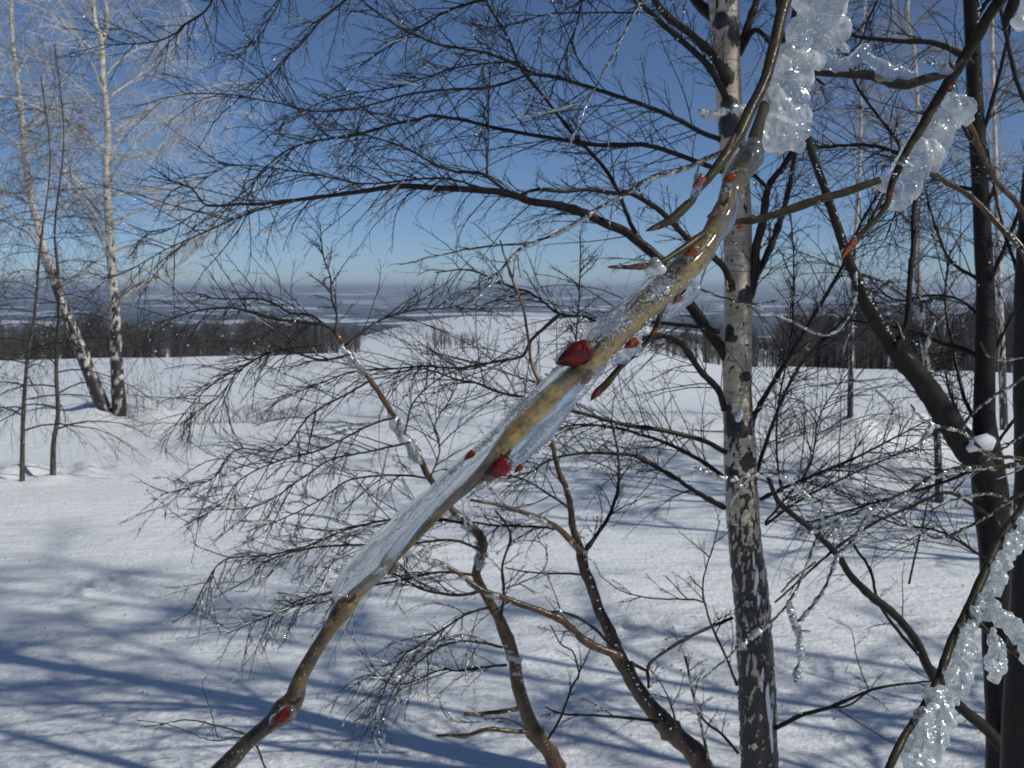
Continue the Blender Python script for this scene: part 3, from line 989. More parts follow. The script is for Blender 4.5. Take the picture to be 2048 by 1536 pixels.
D2 = 2.95
t2, o2, p2t, r2t = dark_tree('dark wet-barked tree whose trunk forks low, a thick limb leaning left towards the birch', (2000, 1700), D2,
                             [(2005, 1650, 80), (2010, 1536, 74), (2006, 1400, 70), (1998, 1250, 66), (1990, 1100, 62), (1982, 1000, 70), (1975, 930, 62),
                              (1969, 850, 46), (1969, 780, 40), (1970, 700, 40), (1971, 600, 36), (1967, 500, 34), (1962, 400, 33), (1956, 300, 32),
                              (1950, 200, 31), (1946, 100, 30), (1942, 0, 30), (1938, -150, 28), (1930, -500, 24), (1935, -1000, 18), (1920, -1600, 10),
                              (1925, -2100, 4)])
TB = [
    ([(1985, 990, 58), (1960, 930, 56), (1925, 885, 54), (1880, 815, 50), (1840, 757, 44), (1800, 710, 42), (1775, 675, 36), (1740, 620, 30), (1715, 560, 24), (1700, 530, 22), (1680, 470, 20),
      (1650, 380, 18), (1625, 310, 16), (1605, 240, 14), (1592, 190, 13), (1575, 120, 12), (1560, 40, 11), (1550, -60, 10)], 2.92, 2.8, 56, 14, (80, 200), dict(spacing=44, wl=1)),
    ([(1790, 700), (1808, 660), (1815, 637), (1821, 534), (1826, 500), (1828, 420), (1845, 330), (1850, 240)], 2.85, 3.0, 13, 7, (60, 160), dict(spacing=36)),
    ([(2005, 1500), (1980, 1465), (1905, 1400), (1865, 1350), (1830, 1280), (1790, 1230), (1740, 1190), (1700, 1150), (1675, 1110), (1625, 1060),
      (1580, 1025), (1555, 1000), (1535, 950)], 2.9, 2.7, 24, 9, (70, 180), dict(spacing=90, dens2=3)),
    ([(1905, 1400), (1870, 1340), (1820, 1290), (1760, 1210), (1740, 1140), (1700, 1080)], 2.85, 3.1, 9, 5, (50, 140), dict(spacing=80, dens2=3)),
    ([(1818, 1168), (1835, 1090), (1850, 1030), (1860, 960)], 2.95, 3.0, 5, 2, (40, 120), dict(spacing=60, dens2=3)),
    ([(1970, 720), (1930, 700), (1880, 685), (1840, 668), (1790, 655), (1700, 640)], 2.95, 3.2, 12, 4, TW, {}),
    ([(1958, 850), (1930, 800), (1915, 740), (1905, 690), (1890, 600), (1900, 500)], 2.95, 3.2, 9, 4, (60, 150), {}),
    ([(1935, 860), (1905, 800), (1890, 740), (1880, 680), (1850, 600)], 2.95, 3.3, 7, 3, (60, 150), {}),
    ([(1945, 130), (1915, 105), (1861, 85), (1792, 82), (1710, 72), (1690, 50), (1650, 20)], 2.9, 3.0, 14, 5, TW, {}),
    ([(1690, 512), (1741, 440), (1796, 330), (1796, 287), (1741, 212), (1710, 164), (1690, 100)], 2.85, 3.1, 8, 5, TW, {}),
    ([(1968, 600), (1990, 540), (2020, 470), (2048, 400), (2080, 330)], 2.95, 2.8, 10, 7, (60, 150), {}),
    ([(1962, 430), (1990, 359), (1946, 290), (1912, 222), (1890, 150)], 2.9, 2.7, 9, 6, (60, 150), {}),
    ([(1955, 300), (1985, 200), (2010, 100), (2030, 0)], 2.95, 2.9, 9, 7, (60, 170), {}),
    ([(1958, 380), (1900, 370), (1843, 338), (1780, 300), (1724, 290), (1628, 294), (1580, 290)], 2.95, 3.2, 9, 6, TW, {}),
    ([(1950, 200), (1880, 230), (1830, 300), (1800, 400), (1770, 480)], 2.95, 3.3, 8, 3, TW, {}),
    ([(1945, 50), (1990, -20), (2040, -80)], 2.95, 2.9, 9, 8, (60, 170), {}),
    ([(1940, 0), (1870, -80), (1800, -60), (1750, 10), (1720, 90)], 2.95, 3.2, 9, 3, TW, {}),
    ([(1975, 1030), (1930, 1000), (1890, 985), (1830, 1010), (1760, 1040), (1680, 1090), (1600, 1160), (1550, 1205)], 2.9, 2.7, 8, 4, (50, 120), dict(spacing=80, dens2=3)),
    ([(1968, 930), (1900, 960), (1820, 985), (1700, 1020), (1600, 1050)], 2.9, 3.1, 7, 3, TW, {}),
    ([(1985, 1130), (1930, 1090), (1870, 1060), (1800, 1050), (1730, 1020), (1650, 960)], 2.9, 3.1, 6, 2, TW, {}),
    ([(1958, 560), (1900, 520), (1870, 450), (1850, 380)], 2.95, 3.3, 8, 3, TW, {}),
    ([(1965, 640), (1920, 600), (1860, 590), (1790, 600), (1740, 560)], 2.95, 3.2, 6, 3, TW, {}),
    ([(1990, 700), (2020, 640), (2060, 560)], 2.95, 2.9, 7, 5, TW, {}),
    ([(1985, 900), (2020, 850), (2070, 790)], 2.95, 2.9, 7, 5, TW, {}),
]
for (pl, d0, d1, w0, w1, tw, kw) in TB:
    kw = dict(kw)
    lab = 'thick limb leaning left from the fork' if kw.pop('wl', 0) else None
    add_branch(t2, o2, pl, d0, d1, w0, w1, D, tw, label=lab, **kw)
p = P(1962, 893, 2.86)
link('snow_patch', mesh_tubes('snow_patch', [(np.array([[p + np.array([-.035, 0, -.01]), p + np.array([-.01, 0, .008]), p + np.array([.02, .0, .012]), p + np.array([.035, .0, .02])]]),
                                              np.array([[.008, .02, .024, .008]]), 10)], o2), M['snow_lump'], t2)
for i in range(14):
    k = int(len(p2t) * rs.uniform(.62, .97))
    a = rs.uniform(0, 6.28)
    L = rs.uniform(.9, 1.7)
    dv = np.array([math.cos(a), math.sin(a), .7])
    q = p2t[k] + dv * np.linspace(0, 1, 7)[:, None] * L + np.array([0, 0, -.35]) * (np.linspace(0, 1, 7) ** 2)[:, None] * L
    q4 = spline(np.column_stack([q, np.linspace(.012, .004, 7)]), .08)
    bo = link('branch', mesh_tubes('branch', [(q4[None, :, :3], q4[None, :, 3], 6)], o2), D, t2)
    B = grow_twigs(q4[:, :3], q4[:, 3], .0016, (200, 420), 30, lvl=2, droop=.05)
    link('twigs', mesh_tubes('twigs', to_b(B), o2), M['twig'], bo, 'stuff')

D3 = 2.35
t3, o3, p3t, r3t = dark_tree('thick black trunk cut off by the right edge of the photo', (2085, 1700), D3,
                             [(2078, 1700, 150), (2078, 1536, 142), (2076, 1400, 126), (2078, 1200, 110), (2080, 1000, 96), (2075, 800, 88), (2070, 650, 80),
                              (2074, 450, 70), (2090, 250, 62), (2110, 0, 56), (2120, -400, 46), (2130, -900, 34), (2110, -1500, 20), (2120, -2000, 8)])
for (pl, d0, d1, w0, w1, tw, kw) in [
    ([(2080, 620), (2048, 506), (1997, 451), (1970, 420), (1929, 386), (1843, 338), (1780, 320)], 2.3, 2.4, 17, 6, (60, 160), dict(spacing=50)),
    ([(2085, 560), (2048, 430), (1990, 359), (1960, 300), (1946, 260), (1905, 200), (1890, 130)], 2.3, 2.1, 13, 8, (50, 140), dict(spacing=50)),
    ([(2070, 700), (2040, 560), (2010, 470), (1990, 380), (1975, 300)], 2.3, 2.5, 9, 5, (50, 140), dict(spacing=50)),
    ([(2090, 260), (2040, 180), (2010, 60), (1990, -40)], 2.3, 2.3, 10, 8, (50, 140), dict(spacing=50)),
]:
    add_branch(t3, o3, pl, d0, d1, w0, w1, M['brown'] if w0 > 12 else D, tw, **kw)

# ---- the two glazed alder stems at the bottom ------------------------------------------
def stem_tree(label, pl, d0, d1, group=None):
    first = P(pl[0][0], pl[0][1], d0)
    zg = float(gz(first[0], first[1]))
    root = thing('young_tree', label, 'young tree', (first[0], first[1], zg), group)
    return root, (first[0], first[1], zg)


A1 = [(1150, 1680, 36), (1113, 1536, 34), (1093, 1496, 32), (1069, 1465, 34), (1052, 1421, 28), (1035, 1370, 26), (1028, 1318, 25), (1014, 1277, 28), (1001, 1243, 23),
      (984, 1213, 19), (963, 1175, 19), (953, 1148, 20), (963, 1113, 18), (963, 1079, 17), (939, 1049, 17), (905, 1021, 14), (880, 985, 13), (860, 958, 13), (837, 910, 12),
      (809, 869, 11), (789, 835, 11), (765, 797, 11), (741, 760, 10), (720, 736, 9), (700, 708, 9), (670, 667, 10)]
al1, oa1 = stem_tree('dark crooked young alder rising left of centre behind the lower end of the glazed branch', A1, 3.0, 2.7)
pl = A1
st1 = add_branch(al1, oa1, pl, 3.0, 2.75, 34, 10, M['brown'], None, name='trunk', jit=.7, ice_on=.5)
T1 = (35, 240)
ID = dict(ice=.30, icesize=4.0)
for (pl, d0, d1, w0, w1, tw, kw) in [
    ([(670, 667), (649, 650), (547, 637), (461, 616), (376, 626), (300, 655)], 2.75, 2.6, 7, 2, T1, {}),
    ([(655, 655), (622, 630), (581, 626), (547, 606), (513, 597), (444, 597), (400, 592)], 2.75, 2.8, 6, 2.5, T1, {}),
    ([(670, 667), (673, 630), (663, 596), (660, 551), (646, 510), (640, 450)], 2.75, 2.9, 5, 2, (50, 130), {}),
    ([(690, 690), (760, 640), (830, 620), (920, 610), (1000, 560)], 2.75, 3.0, 5, 2, T1, {}),
    ([(700, 708), (640, 720), (560, 700), (480, 740), (440, 790), (360, 850)], 2.75, 2.6, 5, 2, T1, {}),
    ([(650, 690), (560, 700), (470, 740), (400, 790), (340, 870), (330, 910)], 2.7, 2.6, 4, 1.5, T1, {}),
    ([(741, 760), (690, 790), (620, 830), (560, 900), (470, 900), (420, 960), (320, 990)], 2.75, 2.6, 5, 2, T1, ID),
    ([(789, 835), (740, 850), (640, 900), (560, 920), (480, 960), (440, 1010), (370, 1050)], 2.75, 2.6, 5, 2, T1, ID),
    ([(820, 885), (730, 905), (660, 920), (600, 960), (520, 1010), (430, 1020)], 2.75, 2.5, 5, 2, T1, ID),
    ([(860, 958), (800, 950), (700, 960), (640, 1000), (560, 1040), (500, 1060)], 2.75, 2.6, 5, 2, T1, ID),
    ([(939, 1049), (880, 1040), (780, 1040), (690, 1060), (620, 1090), (540, 1110), (450, 1120), (410, 1170), (385, 1220)], 2.8, 2.6, 6, 2.5, T1, ID),
    ([(963, 1100), (900, 1080), (800, 1090), (700, 1090), (600, 1100), (520, 1130), (510, 1150)], 2.8, 2.6, 6, 3, T1, ID),
    ([(950, 1150), (880, 1145), (780, 1165), (690, 1180), (600, 1200), (540, 1230), (450, 1270)], 2.8, 2.6, 6, 2, T1, ID),
    ([(970, 1180), (920, 1190), (850, 1180), (780, 1145), (720, 1150), (660, 1200), (600, 1210), (520, 1240)], 2.8, 2.7, 7, 2, T1, ID),
    ([(984, 1213), (930, 1230), (870, 1270), (800, 1320), (760, 1400), (730, 1470)], 2.8, 2.6, 5, 2, (60, 200), dict(droop=.12, ice=.22, icesize=4.5)),
    ([(1005, 1295), (960, 1285), (919, 1283), (870, 1300), (800, 1360), (760, 1440)], 2.8, 2.6, 6, 2, (60, 180), dict(droop=.12, ice=.2, icesize=4.5)),
    ([(1014, 1330), (960, 1335), (920, 1342), (880, 1340), (800, 1370), (740, 1350), (700, 1365)], 2.8, 2.7, 6, 2, T1, dict(droop=.1, ice=.15, icesize=4)),
    ([(1035, 1418), (997, 1424), (960, 1427), (929, 1428)], 2.85, 2.8, 10, 8, None, dict(ice_on=.5)),
    ([(1059, 1465), (1025, 1462), (973, 1459), (932, 1472), (905, 1470), (874, 1472)], 2.85, 2.75, 10, 7, None, {}),
    ([(1055, 1460), (1020, 1440), (985, 1438), (950, 1445), (900, 1440), (880, 1410)], 2.8, 2.7, 4, 2, (30, 90), dict(ice=.2, ice_on=.7, spacing=30)),
    ([(1096, 1479), (1120, 1438), (1144, 1373), (1158, 1346), (1144, 1301), (1124, 1291), (1100, 1250)], 2.85, 2.9, 6, 2.5, (40, 100), dict(spacing=44, lvl=2, dens2=3)),
    ([(1158, 1346), (1176, 1310), (1190, 1270)], 2.9, 2.9, 3, 2, None, {}),
    ([(1001, 1243), (1008, 1182), (1004, 1131), (1021, 1079), (1014, 1052), (990, 1020)], 2.85, 2.8, 6, 4, (40, 110), dict(spacing=34)),
    ([(1003, 1180), (1055, 1160), (1085, 1142), (1095, 1110), (1080, 1085), (1045, 1080)], 2.85, 3.0, 3, 2, (30, 80), dict(spacing=50, lvl=2)),
    ([(860, 958), (880, 900), (870, 850), (900, 800), (915, 765)], 2.75, 2.9, 4, 2, T1, {}),
    ([(809, 869), (830, 800), (900, 745), (960, 735), (1020, 700)], 2.75, 2.9, 4, 2, T1, {}),
]:
    add_branch(al1, oa1, pl, d0, d1, w0, w1, M['brown'] if w0 > 9 else D, tw, **kw)

A2 = [(1470, 1690, 50), (1400, 1524, 42), (1360, 1479, 41), (1325, 1442, 40), (1301, 1414, 33), (1274, 1377, 32), (1247, 1329, 31), (1233, 1305, 32), (1219, 1264, 25), (1202, 1230, 23),
      (1189, 1192, 22), (1178, 1161, 21), (1168, 1137, 22), (1161, 1103, 20), (1151, 1073, 15), (1144, 1045, 14), (1141, 1011, 13), (1130, 970, 11), (1117, 944, 10),
      (1103, 886, 9), (1090, 830, 7), (1080, 770, 7), (1062, 725, 6), (1055, 664, 5), (1042, 602, 5), (1028, 568, 5), (1014, 527, 4), (1000, 480, 3)]
al2, oa2 = stem_tree('ice-glazed brown young alder leaning left between the crooked alder and the birch', A2, 2.7, 2.8)
add_branch(al2, oa2, A2, 2.7, 2.9, 42, 10, M['brown'], (60, 150), name='trunk', jit=.6, spacing=80, t0=.45, dens2=4)
for (pl, d0, d1, w0, w1, tw, kw) in [
    ([(1240, 1312), (1195, 1295), (1168, 1281), (1127, 1243), (1093, 1226), (1042, 1209), (997, 1192), (960, 1178), (919, 1148), (884, 1127), (843, 1117), (816, 1105), (770, 1085)],
     2.72, 2.6, 18, 6, (60, 150), dict(spacing=50, ice=.15, ice_on=.7)),
    ([(1228, 1296), (1216, 1284), (1189, 1257), (1154, 1234), (1110, 1223), (1080, 1228)], 2.74, 2.7, 7, 4, (30, 90), dict(spacing=50, lvl=2)),
    ([(1161, 1103), (1137, 1076), (1110, 1052), (1076, 1035), (1035, 1021), (990, 1008), (940, 1000)], 2.75, 2.6, 14, 5, (60, 150), dict(spacing=40, ice_on=.8, ice=.1)),
    ([(1125, 1062), (1093, 1055), (1025, 1052), (997, 1052), (922, 1042), (870, 1040)], 2.75, 2.9, 6, 4, (50, 140), {}),
    ([(1172, 1100), (1192, 1072), (1213, 1042), (1226, 1011), (1237, 970), (1235, 900), (1220, 840)], 2.75, 2.9, 9, 4, (60, 150), {}),
    ([(1168, 1150), (1130, 1147), (1085, 1147), (1040, 1142), (1010, 1135)], 2.75, 2.8, 5, 3, (30, 80), dict(spacing=60, lvl=2)),
    ([(1316, 1446), (1308, 1442), (1247, 1435), (1178, 1430), (1127, 1428), (1090, 1414)], 2.7, 2.8, 7, 3, (40, 100), dict(spacing=50, dens2=3)),
    ([(1262, 1325), (1280, 1335), (1295, 1342), (1297, 1375)], 2.7, 2.75, 8, 5, None, dict(ice_on=.4)),
    ([(1380, 1500), (1360, 1470), (1330, 1380), (1290, 1330)], 2.65, 2.5, 5, 2, (40, 120), dict(spacing=40, ice=.2)),
    ([(1420, 1536), (1400, 1440), (1384, 1380), (1372, 1313)], 2.5, 2.4, 7, 4, (30, 80), dict(spacing=60, ice_on=.9)),
    ([(1151, 700), (1155, 640), (1158, 602), (1160, 551), (1161, 480)], 2.9, 3.0, 4, 3, (40, 110), {}),
    ([(1100, 880), (1130, 800), (1151, 700)], 2.9, 2.9, 5, 4, (40, 110), {}),
    ([(1144, 1020), (1100, 990), (1050, 960), (1000, 950), (930, 960)], 2.75, 2.7, 6, 2, (60, 150), dict(ice=.1)),
]:
    add_branch(al2, oa2, pl, d0, d1, w0, w1, M['brown'] if w0 > 12 else D, tw, **kw)

print('TREES A done')

# ---- trees behind: the left birches, saplings, far birch ---------------------------------
def far_birch(label, tpx, d, crown_top, limbs, m, tm, tl=(.5, 1.2), sides=14, zmin=.9, nt=14, dens=6, rt=(.0022, .0034), extra=(), group=None,
              limb_L=(1.6, 3.0), limb_r=.02, up=.9, name='birch_tree', droop=.16, cat='tree', gap=None, lvl3=1):
    base = G(tpx[0][0], tpx[0][1])
    s = d if d else base[1]
    dd = (base - CAM) @ FW
    zg = float(gz(base[0], base[1]))
    root = thing(name, label, cat, (base[0], base[1], zg), group)
    og = (base[0], base[1], zg)
    tpts = [(*P(q[0], q[1], dd), q[2] / 2 * dd / F) for q in tpx]
    tpts[0] = (tpts[0][0], tpts[0][1], zg - .15, tpts[0][3] * 1.15)
    top = tpts[-1]
    if crown_top > top[2]:
        tpts += [(top[0] + .1, top[1], (top[2] + crown_top) / 2, top[3] * .6), (top[0] + .05, top[1], crown_top, .006)]
    pt, rd = world_trunk(tpts, .06)
    fz = lambda z: float(np.interp(z - zg, [0, .9, 1.8, 2.6], [.95, .7, .3, .08]))
    if m is M['birch_far']:
        bark_tube('trunk', pt, rd, m, root, og, sides, .05, (), fz, 5)
    else:
        link('trunk', mesh_tubes('trunk', [(pt[None], rd[None], 9)], og), m, root)
    zs = pt[:, 2] - zg
    hh = crown_top - zg
    paths = []
    for i in range(limbs):
        z = zmin + (hh - zmin) * ((i + .5) / limbs) ** .9 * .97
        if gap and gap[0] < z < gap[1]:
            continue
        k = int(np.argmin(np.abs(zs - z)))
        a = i * 2.4 + rs.uniform(-.5, .5)
        L = rs.uniform(*limb_L) * (1.1 - .75 * z / hh)
        t = np.linspace(0, 1, 7)[:, None]
        dv = np.array([math.cos(a), math.sin(a), up * rs.uniform(.7, 1.3)])
        q = pt[k] + dv * t * L * .8 + np.array([0, 0, -.55]) * t ** 2 * L * .8 + rs.normal(0, .03, (7, 3)) * t * L * .5
        paths.append((q, min(rd[k] * .45, limb_r * (1.1 - .7 * z / hh)), False))
    for e in extra:
        q = np.array([P(x, y, dd + dz) for (x, y, dz) in e[0]])
        paths.append((q, e[1], True))
    for (q, r, ex) in paths:
        q4 = spline(np.column_stack([q, np.linspace(r, r * .25, len(q))]), .12)
        bo = link('branch', mesh_tubes('branch', [(q4[None, :, :3], q4[None, :, 3], 5)], og), M['birch_far'] if (m is M['birch_far'] and r > .012) else tm, root)
        B1 = children(q4[None, :, :3], q4[None, :, 3], nt * (3 if ex else 1), (20, 65), tl, rt, n=6, droop=droop, curl=.12, t0=.12, jit=.06)
        B2 = children(B1[0], B1[1], dens, (20, 55), (tl[0] * .3, tl[1] * .45), (rt[0] * .75, rt[1] * .7), n=4, droop=droop * .8, curl=.2, t0=.1)
        bt = [(B1[0], B1[1], 3), (B2[0], B2[1], 3)]
        if lvl3:
            B3 = children(B2[0], B2[1], lvl3, (25, 60), (tl[0] * .10, tl[1] * .2), (rt[0] * .6, rt[1] * .6), n=2, jit=.1)
            bt.append((B3[0], B3[1], 3))
        link('twigs', mesh_tubes('twigs', bt, og), tm, bo, 'stuff')
        glints_on(B1, max(3, len(B1[0])), dd / F, og, bo, (.8, 1.9))
    return root


far_birch('straight pale birch at the left, its high crown sparkling with ice',
          [(240, 838, 30), (232, 700, 24), (228, 600, 21), (222, 500, 18), (215, 400, 16), (213, 330, 15), (215, 250, 13), (205, 150, 12), (203, 80, 12), (186, 0, 9)],
          None, 9.5, 36, M['birch_far'], M['pale_twig'], tl=(.5, 1.3), zmin=1.3, nt=15, dens=5, rt=(.0034, .0050),
          extra=[([(219, 325, 0), (253, 314, -.1), (290, 313, -.2), (328, 294, -.3), (362, 253, -.4), (393, 219, -.5), (420, 180, -.5)], .030),
                 ([(240, 600, 0), (290, 565, .1), (342, 541, .2), (385, 505, .3), (440, 430, .4), (490, 350, .5)], .030),
                 ([(202, 430, 0), (171, 393, .2), (147, 355, .4), (120, 300, .5)], .022),
                 ([(213, 395, 0), (260, 385, .2), (340, 378, .4), (400, 370, .5)], .022),
                 ([(203, 90, 0), (215, 40, .1), (210, 0, .2), (215, -60, .2)], .034),
                 ([(208, 200, 0), (280, 150, .3), (340, 100, .5), (370, 70, .6)], .02),
                 ([(205, 308, 0), (164, 267, -.2), (120, 230, -.4)], .018)])
far_birch('leaning pale birch at the left, tilting away from the straight birch beside it',
          [(216, 828, 30), (170, 722, 27), (130, 622, 21), (98, 530, 18), (75, 450, 15), (60, 385, 14), (48, 300, 13), (42, 220, 12), (30, 130, 10), (22, 0, 8)],
          None, 9.0, 34, M['birch_far'], M['pale_twig'], tl=(.5, 1.3), zmin=1.3, nt=15, dens=5, rt=(.0034, .0050),
          extra=[([(60, 385, 0), (0, 385, .2), (-60, 360, .4)], .02), ([(45, 290, 0), (80, 200, .2), (90, 110, .4)], .02),
                 ([(48, 310, 0), (100, 280, -.4), (170, 250, -.8), (212, 239, -1.0), (284, 234, -1.2), (342, 237, -1.4), (403, 232, -1.5), (461, 232, -1.6)], .016)])
far_birch('slim dark sapling standing furthest left in front of the leaning birch',
          [(43, 962, 10), (45, 880, 9), (48, 800, 8), (57, 700, 7), (68, 640, 6), (75, 560, 5), (82, 480, 4)], None, 3.3, 40, M['stem'], M['twig'],
          tl=(.3, .8), zmin=.35, nt=10, dens=4, rt=(.0016, .0024), limb_L=(.7, 1.5), limb_r=.008, up=.35, name='sapling', cat='sapling', droop=.03)
far_birch('slim crooked sapling just right of the furthest-left one, in front of the leaning birch',
          [(105, 953, 12), (107, 890, 10), (116, 830, 9), (113, 760, 8), (113, 700, 7), (117, 620, 6), (115, 540, 5), (110, 450, 4)], None, 3.6, 40, M['stem'], M['twig'],
          tl=(.3, .8), zmin=.3, nt=10, dens=4, rt=(.0016, .0024), limb_L=(.7, 1.6), limb_r=.008, up=.35, name='sapling', cat='sapling', droop=.03)
far_birch('thin pale birch seen between the dark limb and the dark trunk on the right',
          [(1881, 1005, 18), (1874, 876, 15), (1861, 773, 14), (1850, 705, 14), (1840, 603, 13), (1833, 520, 12), (1830, 400, 11), (1835, 250, 10), (1828, 100, 9), (1815, 0, 8)],
          None, 6.4, 30, M['birch_far'], M['tan_twig'], tl=(.35, .9), zmin=1.1, nt=12, dens=6, rt=(.0018, .0028), limb_L=(1.1, 2.2), limb_r=.014)
far_birch('bare frosted birch further back behind the dark trees on the right', [(2010, 860, 16), (2000, 600, 13), (1990, 300, 10), (1985, 0, 7)], None, 7.5, 26,
          M['birch_far'], M['tan_twig'], tl=(.5, 1.1), zmin=1.5, nt=12, dens=6, rt=(.003, .0045), limb_L=(1.4, 2.8))
far_birch('slender frosted birch behind and just right of the central birch', [(1700, 850, 12), (1705, 600, 10), (1720, 300, 8), (1725, 60, 6)], None, 6.6, 26,
          M['birch_far'], M['tan_twig'], tl=(.5, 1.0), zmin=2.2, nt=12, dens=6, rt=(.003, .0042), limb_L=(1.1, 2.2), limb_r=.012)

# small shrubs poking out of the snow
def shrub(label, px_, py_, n, h, spread, m, r=.002, n2=7, name='shrub'):
    b = G(px_, py_)
    og = (b[0], b[1], float(gz(b[0], b[1])))
    root = thing(name, label, 'shrub', og)
    ax = np.zeros((1, 2, 3)); ax[0, 0] = (b[0] - spread / 2, b[1], og[2]); ax[0, 1] = (b[0] + spread / 2, b[1] + .1, og[2])
    B1 = children(ax, np.full((1, 2), .02), n, (60, 120), (h * .6, h), (r, r * 1.3), n=6, up=1.6, droop=.02, t0=0, lscale_end=1)
    B1[0][:, :, 2] = np.maximum(B1[0][:, :, 2], og[2] - .02)
    link('stem', mesh_tubes('stem', [(B1[0], B1[1], 4)], og), m, root, 'stuff')
    B2 = children(B1[0], B1[1], n2, (20, 60), (h * .15, h * .4), (r * .6, r * .8), n=4, up=.1)
    link('twigs', mesh_tubes('twigs', [(B2[0], B2[1], 3)], og), m, root, 'stuff')


shrub('low grey shrub buried in snow at the edge of the left field', 470, 848, 60, .32, 1.1, M['shrub'])
shrub('low grey shrub beside the other one, nearer the middle of the snowfield', 560, 842, 26, .22, .6, M['shrub'])
shrub('dry pale shrub behind the mounds just right of the birch trunk', 1615, 880, 55, .42, .75, M['shrub'])
shrub('bent leafless shrub at the foot of the straight left birch', 285, 838, 14, .95, .7, M['stem'], .003)


# rows of added beads imitating glaze highlights along the thick limbs
def glint_row(pl, d, og, parent, n, s, label=None):
    a, _ = trace(pl, d, d, 1, 1, step=4)
    n = int(n * .55)
    i = np.clip((rs.rand(n) ** 1.4 * len(a)).astype(int), 0, len(a) - 1)
    drops(a[i] + rs.normal(0, 1.1 * d / F, (n, 3)), s[0] * .7 * d / F + (s[1] * .8 - s[0] * .7) * rs.rand(n) ** 2.5 * d / F, og, 'glint_beads', M['glint'], parent)


glint_row([(1633, 330), (1655, 380), (1675, 430), (1690, 490)], 2.75, o2, t2, 60, (1.5, 3))
glint_row([(1725, 565), (1745, 605), (1768, 645), (1790, 680)], 2.78, o2, t2, 60, (2, 4))
glint_row([(1958, 0), (1957, 30), (1956, 70)], 2.9, o2, t2, 26, (2, 4))
glint_row([(1960, 40), (1961, 140), (1963, 240)], 2.9, o2, t2, 26, (1, 2.5))
glint_row([(2005, 452), (2025, 475), (2048, 505)], 2.28, o3, t3, 40, (2, 5))
glint_row([(1158, 1020), (1163, 1080), (1180, 1150), (1200, 1220), (1222, 1280)], 2.72, oa2, al2, 45, (1.5, 3.5))
glint_row([(1232, 1290), (1262, 1345), (1292, 1400), (1330, 1445), (1395, 1520)], 2.66, oa2, al2, 60, (1.5, 4))
glint_row([(1020, 1270), (1040, 1350), (1062, 1425), (1100, 1500)], 2.9, oa1, al1, 40, (1.5, 3.5))

# ------------------------------------------------------------------ foreground branches and their ice
def fg_path(pl, dep, step=5, jit=.0):
    """pl rows: px, py, halfwidth; dep: list of (py, depth) or constant."""
    a = np.array(pl, float)
    if isinstance(dep, (int, float)):
        dd = np.full(len(a), float(dep))
    else:
        ks = np.array([k for k, _ in dep]); vs = np.array([v for _, v in dep])
        dd = np.interp(a[:, 1], ks, vs)
    row = np.column_stack([a[:, 0], a[:, 1], np.zeros(len(a)), dd, a[:, 2]])
    rr = spline(row, step)
    pts = np.array([P(q[0], q[1], q[3]) for q in rr])
    rad = np.maximum(rr[:, 4], .4) / F * rr[:, 3]
    return pts, rad


def lumpy_tube(name, pts, rad, sides, m, parent, og, amp=.06, freq=120., ridge=0., grain=0., gfreq=600., kind=None, seed=0., tone=None):
    n = len(pts)
    v, q, t = tube_arrays(pts[None], rad[None], sides)
    v = v.reshape(n, sides, 3)
    for i in range(n):
        c = pts[i]
        for j in range(sides):
            d = v[i, j] - c
            th = 2 * math.pi * j / sides
            f = 1 + amp * mnoise.noise(Vector((v[i, j] * freq) + seed))
            if ridge:
                f += ridge * mnoise.noise(Vector((math.cos(th) * 1.6 + seed, math.sin(th) * 1.6, i * .035)))
            if grain:
                f += grain * mnoise.noise(Vector((v[i, j] * gfreq) + seed * 3))
            v[i, j] = c + d * f
    # close the ends with pulled-in rings
    me = mesh_from(name, v.reshape(-1, 3) - np.asarray(og), q, t)
    if tone is not None:
        at = me.attributes.new('tone', 'FLOAT', 'POINT')
        at.data.foreach_set('value', np.repeat(tone, sides).astype(np.float32))
    return link(name, me, m, parent, kind)


